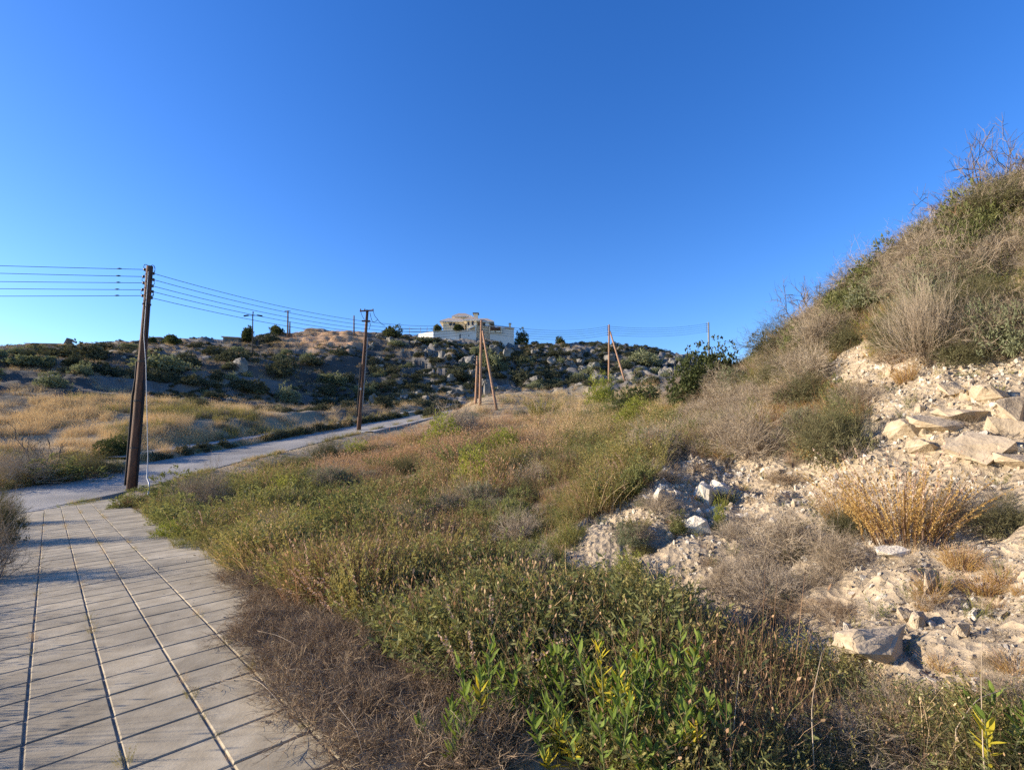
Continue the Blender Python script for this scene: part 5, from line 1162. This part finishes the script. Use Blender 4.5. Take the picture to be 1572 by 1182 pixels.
b = MB(); b.box(P(553.5, 597, Y2 - .2) - b2, (.14, .05, .2)); b.build('number_plate', M_bldgw, p2)
cables([P(557, 551, Y2), P(557, 553.5, Y2), P(557, 556, Y2)], att3b[:3], .35, .013, 'low between the crossarm pole and the short pole', 'low cables behind the meadow crest')
# ridge poles and the street lamp
def ridge_pole(px, py, top, Y, rad, label, arms=(), name='utility_pole', mat=M_wood, grp='timber utility poles', cat='utility pole'):
    base = P(px, py, Y); base[2] = min(base[2], gz(base[0], base[1])) - .3; tp = P(px, top, Y); o = tag(empty(name, tuple(base)), label, cat, grp); pole_shaft('shaft', base, tp, rad, rad * .75, mat, o, 8)
    for (xa, ya, xb, yb, r_, nm) in arms: b = MB(); b.tube(np.array([P(xa, ya, Y), P(xb, yb, Y)]) - base, r_, 6); b.build(nm, mat, o)
    return o, base
ridge_pole(442, 514, 477, 122, .22, 'ridge pole with a small crossarm, taller of the pair above the red mound', [(437, 478, 446, 478, .1, 'crossarm')])
ridge_pole(445, 514, 494, 124, .2, 'shorter ridge pole of the pair above the red mound')
ridge_pole(543.5, 514, 484.5, 124, .2, 'lone thin pole on the ridge left of the crossarm pole')
ridge_pole(226, 530, 516, 110, .08, 'very thin short pole on the far ridge behind the near pole')
o, base = ridge_pole(388, 552, 482.5, 98, .13, 'double-armed street lamp on the hillside', name='street_lamp', mat=M_cable, grp='street lamps', cat='street lamp')
for s in (-1, 1):
    b = MB(); b.tube(np.array([P(388.5, 484.5, 98), P(388.5 + s * 10, 484, 98)]) - base, .07, 6); ar = b.build('arm', M_cable, o)
    b = MB(); b.box(P(388.5 + s * 10.5, 484.6, 98) - base, (.9, .35, .2), tilt=-.15 * s); b.build('lamp_head', M_cable, ar)
b = MB(); b.tube(np.array([P(388.5, 482, 98), P(388.5, 478.5, 98)]) - base, .1, 6); b.build('photocell', M_cable, o)

# ================================================================ villa on the ridge
YV = 140.0
vo = P(725, 524, YV); villa = tag(empty('villa', tuple(vo)), 'cream two-storey villa with hipped tile roofs behind a high pale wall on the ridge', 'villa')
PXM = YV / F * .985     # metres per photo pixel at the villa
def vx(px): return (px - 725) * PXM
def vz(py): return (524 - py) * PXM
def vp(px, py, d): return P(px, py, YV + d) - vo
def vbox(name, x0, x1, y0, y1, d0, d1, mat, par=None, org=None):
    ya, yb = max(y0, y1), min(y0, y1); a, c_ = vp(x0, ya, min(d0, d1)), vp(x1, yb, min(d0, d1)); b = MB()
    b.box(((a[0] + c_[0]) / 2, (d0 + d1) / 2, (a[2] + c_[2]) / 2), (abs(c_[0] - a[0]), abs(d1 - d0), abs(c_[2] - a[2]))); return b.build(name, mat, par or villa)
def hip(name, x0, x1, eave, top, d0, d1, rx0, rx1, over=.5, slab=.28):
    d0 -= over; d1 += over; dm = (d0 + d1) / 2; q = vp(x0, eave, d0); q2 = vp(x1, eave, d0); a, b_, e = q[0] - over, q2[0] + over, q[2]; t_ = vp(rx0, top, dm); t2_ = vp(rx1, top, dm); h = max(t_[2], e + .8)
    V = [(a, d0, e), (b_, d0, e), (b_, d1, e), (a, d1, e), (t_[0], dm, h), (t2_[0], dm, h), (a, d0, e - slab), (b_, d0, e - slab), (b_, d1, e - slab), (a, d1, e - slab)]
    m = MB(); m.add(V[:6], [(0, 1, 5, 4), (1, 2, 5), (2, 3, 4, 5), (3, 0, 4)]); r = m.build(name, M_roof, villa)
    m = MB(); m.add([V[k] for k in (0, 1, 2, 3, 6, 7, 8, 9)], [(4, 5, 1, 0), (5, 6, 2, 1), (6, 7, 3, 2), (7, 4, 0, 3), (4, 7, 6, 5)]); m.build('fascia', M_white, r); return r
vbox('wall', 680, 714, 525, 492.5, -1, 7, M_cream); hip('roof', 678.5, 714, 492.5, 488.3, -1, 7, 688, 706, .7)
vbox('wall', 698, 720, 495, 485, 4, 10, M_cream); hip('roof', 697, 721, 485, 481, 4, 10, 704, 714, .7)
vbox('wall', 716, 732, 525, 490.5, -4.5, 3, M_cream); hip('roof', 715, 733, 490.5, 486, -4.5, 3, 722, 726, .7)
vbox('wall', 732, 752, 525, 493, -2.5, 6, M_cream); hip('roof', 731, 754, 493, 489, -2.5, 6, 735, 748, .8)
vbox('wall', 752, 789, 532, 503.6, -6, 6, M_wallr)
m = MB(); m.add([tuple(vp(751, 500, -6.3)), tuple(vp(790, 504.2, -6.3)), tuple(vp(790, 503.2, 6.2)), tuple(vp(751, 499, 6.2)), tuple(vp(751, 501, -6.3)), tuple(vp(790, 505, -6.3)), tuple(vp(790, 504, 6.2)), tuple(vp(751, 500, 6.2))], [(0, 1, 2, 3), (4, 5, 1, 0), (5, 6, 2, 1), (4, 7, 6, 5), (7, 4, 0, 3), (6, 7, 3, 2)]); m.build('roof', M_roof, villa)
ch = vbox('chimney', 727, 733.5, 492, 481.5, 2, 3.4, M_cream); vbox('chimney_cap', 725.6, 735, 481.2, 479.8, 1.7, 3.7, M_bldg, ch)
ch = vbox('chimney', 781.2, 784.4, 505, 497, 0, 1, M_cream); vbox('chimney_cap', 780.8, 784.9, 496.8, 496, -.2, 1.2, M_bldg, ch)
def window(x0, x1, y0, y1, d):
    f = vbox('window', x0, x1, y0, y1, d - .06, d + .05, M_glass)
    for a in ((x0 - .35, x0, y0, y1), (x1, x1 + .35, y0, y1), (x0 - .35, x1 + .35, y0 - .35, y0)): vbox('window_frame', *a, d - .10, d + .04, M_frame, f)
    vbox('sill', x0 - .6, x1 + .6, y1, y1 + .5, d - .25, d + .05, M_white, f)
window(690, 693.5, 496, 500, -1.05); window(696, 699, 496, 500, -1.05); window(705.5, 708.6, 487.3, 490, 4.95)
window(718.3, 720.4, 494.5, 500, -4.55); window(724.5, 727, 493, 499.5, -4.55); window(734.8, 736.5, 496.5, 500.5, -2.55); window(742, 746, 496.5, 500.5, -2.55)
# pergola bay with white balusters in the right wing
vbox('veranda_opening', 752.5, 768.5, 502.6, 508, -6.15, -5.9, M_glass); 
for k in range(4): vbox('pergola_beam', 752.5, 768.5, 503 + k * 1.1, 503.5 + k * 1.1, -6.9, -6.2, M_brownw)
for a, b_ in ((753, 759.5), (761, 768)): vbox('balustrade', a, b_, 507.8, 510.2, -6.5, -6.25, M_white)
for a in (751, 768.6): vbox('column', a, a + 1.4, 502, 511, -6.7, -6.2, M_cream)
# porch with a small sloping roof
m = MB(); m.add([tuple(vp(718.5, 504.5, -6.4)), tuple(vp(731.5, 498.2, -6.4)), tuple(vp(731.5, 498.2, -3.1)), tuple(vp(718.5, 504.5, -3.1)), tuple(vp(718.5, 506, -6.4)), tuple(vp(731.5, 499.7, -6.4)), tuple(vp(731.5, 499.7, -3.1)), tuple(vp(718.5, 506, -3.1))], [(0, 1, 2, 3), (4, 5, 1, 0), (5, 6, 2, 1), (4, 7, 6, 5), (7, 4, 0, 3)]); m.build('porch_roof', M_white, villa)
for a in (720, 729.5): vbox('column', a, a + 1.3, 500 if a > 725 else 504, 513, -6.2, -5.8, M_white)
dish = MB(); q = vp(747.5, 499, -3.6); dish.tube(np.array([q, q + [.05, -.18, .08], q + [.08, -.3, .12]]), [.08, .35, .55], 12, cap=False); dish.build('satellite_dish', M_white, villa, True)
# terrace wall and side wall
tw = tag(empty('terrace_wall', tuple(vo)), 'long pale retaining wall in front of the villa', 'wall')
def tbox(name, *a): o = vbox(name, *a); o.parent = tw; return o
tbox('wall_panel', 667, 700, 507.5, 529, -9, -8.7, M_wallr); tbox('wall_panel', 700.1, 731, 508.8, 531, -9, -8.7, M_wallr); tbox('coping', 666.5, 731.2, 507, 507.8, -9.15, -8.55, M_white); tbox('pier', 665, 667, 500, 529, -9.2, -8.5, M_white)
tbox('slot_opening', 705.3, 707.3, 513, 520, -9.04, -8.9, M_glass); tbox('round_vent', 718.8, 720.4, 514.4, 516, -9.04, -8.9, M_glass)
lw = tag(empty('white_side_wall', tuple(vo)), 'bright white wall stepping down left of the villa with railing posts', 'wall')
m = MB(); m.add([tuple(vp(640, 513.2, -6)), tuple(vp(665, 509, -9)), tuple(vp(665, 518, -9)), tuple(vp(640, 519, -6)), tuple(vp(640, 513.2, -5.7)), tuple(vp(665, 509, -8.7)), tuple(vp(665, 518, -8.7)), tuple(vp(640, 519, -5.7))], [(3, 2, 1, 0), (4, 5, 6, 7), (0, 1, 5, 4)]); m.build('wall_panel', M_white, lw)
for k, a in enumerate((613, 628, 645, 655)):
    o = vbox('post', a, a + .9, 502, 517, -6.2, -5.9, M_white); o.parent = lw
for y_ in (505, 509): o = vbox('rail', 613, 665, y_, y_ + .5, -6.05, -5.98, M_steel); o.parent = lw
# garden pieces of the villa
def ridge_tree(px, py, w, h, Y, label, kind='tree', name='tree', seed=1, tall=False):
    base = P(px, py, Y); g0 = gz(base[0], base[1]); base[2] = base[2]; k = Y / F; t = tag(empty(name, tuple(base)), label, kind, 'trees along the ridge')
    H_t = h * k; b = MB(); b.tube(np.array([(0, 0, min(-.5, g0 - base[2] - .3)), (.05, 0, H_t * .3), (-.05, .05, H_t * .75)]), [.22, .16, .05], 7); b.build('trunk', M_bark, t, True)
    for q_ in range(4): a = q_ * 1.7 + seed; b = MB(); b.tube(np.array([(0, 0, H_t * (.2 + .12 * q_)), (math.cos(a) * w * k * .3, math.sin(a) * w * k * .3, H_t * (.45 + .1 * q_))]), [.09, .03], 5); b.build('limb', M_bark, t, True)
    me = mk('crown', crown_parts(2600, w * k * .62, h * k * (.85 if not tall else .95), .34, .2, 600 + seed, lobes=11 if not tall else 14, dens=.6), G_DARK); o = obj('crown', me, t); o.location = (0, 0, H_t * (.14 if not tall else .02))
    return t
ridge_tree(801, 533, 24, 31, 139, 'dark pointed tree standing right beside the villa', seed=1, tall=True)
ridge_tree(858.5, 534, 14, 15, 132, 'small round tree alone on the ridge right of the villa', seed=2)
ridge_tree(603, 520, 24, 22, 128, 'rounded tree on the ridge left of the villa wall', seed=3)
ridge_tree(380, 522, 11, 27, 118, 'slim dark tree beside the street lamp', seed=4, tall=True)
ridge_tree(425, 514, 17, 14, 124, 'small flat-topped tree on the ridge above the red mound', seed=5)
ridge_tree(704, 508, 12, 11, 131.3, 'small leafy tree inside the villa terrace', seed=6)
ridge_tree(671, 508, 8, 9, 131.3, 'little bush-like tree at the left end of the villa terrace', seed=7)
ridge_tree(262, 528, 22, 13, 106, 'wide low tree on the left ridge, larger one', seed=8)
ridge_tree(233, 528, 12, 9, 108, 'low tree on the left ridge just right of the near pole', seed=9)
# low buildings on the left ridge
def low_building(px0, px1, py0, py1, Y, label, roofdrop=0.0, wall=M_bldg, roof=M_roof, depth=6):
    a, b_ = P(px0, py1, Y), P(px1, py1, Y); H0 = (py1 - py0) * Y / F; c0 = (a + b_) / 2; w = b_[0] - a[0]; o = tag(empty('low_building', tuple(c0)), label, 'building', 'low buildings on the left ridge')
    m = MB(); m.box((0, depth / 2, H0 / 2 - 1), (w, depth, H0 + 2)); m.build('wall', wall, o)
    m = MB(); m.box((0, depth / 2, H0 + .12), (w + .6, depth + .6, .22), tilt=-roofdrop); r = m.build('roof', roof, o)
    for s in (-.3, .1): m = MB(); m.box((s * w, -.03, H0 * .5), (w * .14, .08, H0 * .45)); m.build('window', M_glass, o)
    return o
low_building(342, 366, 518.5, 525, 116, 'low dark hut with a slanting roof left of the slim tree', .06)
o = low_building(52, 92, 529, 536, 92, 'long low hut with a raised hatch on the far left ridge', .02)
m = MB(); m.box((1.6, 1.5, 2.1), (.35, 1.2, 2.2), tilt=0); h_ = m.build('raised_hatch', M_bldg, o); h_.rotation_euler = (0, .42, 0)
low_building(22, 52, 533, 537, 92, 'flat-roofed shed at the far left end of the ridge', .05)
low_building(233, 246, 519, 527, 112, 'small grey flat-roofed hut right of the near pole on the ridge', 0)
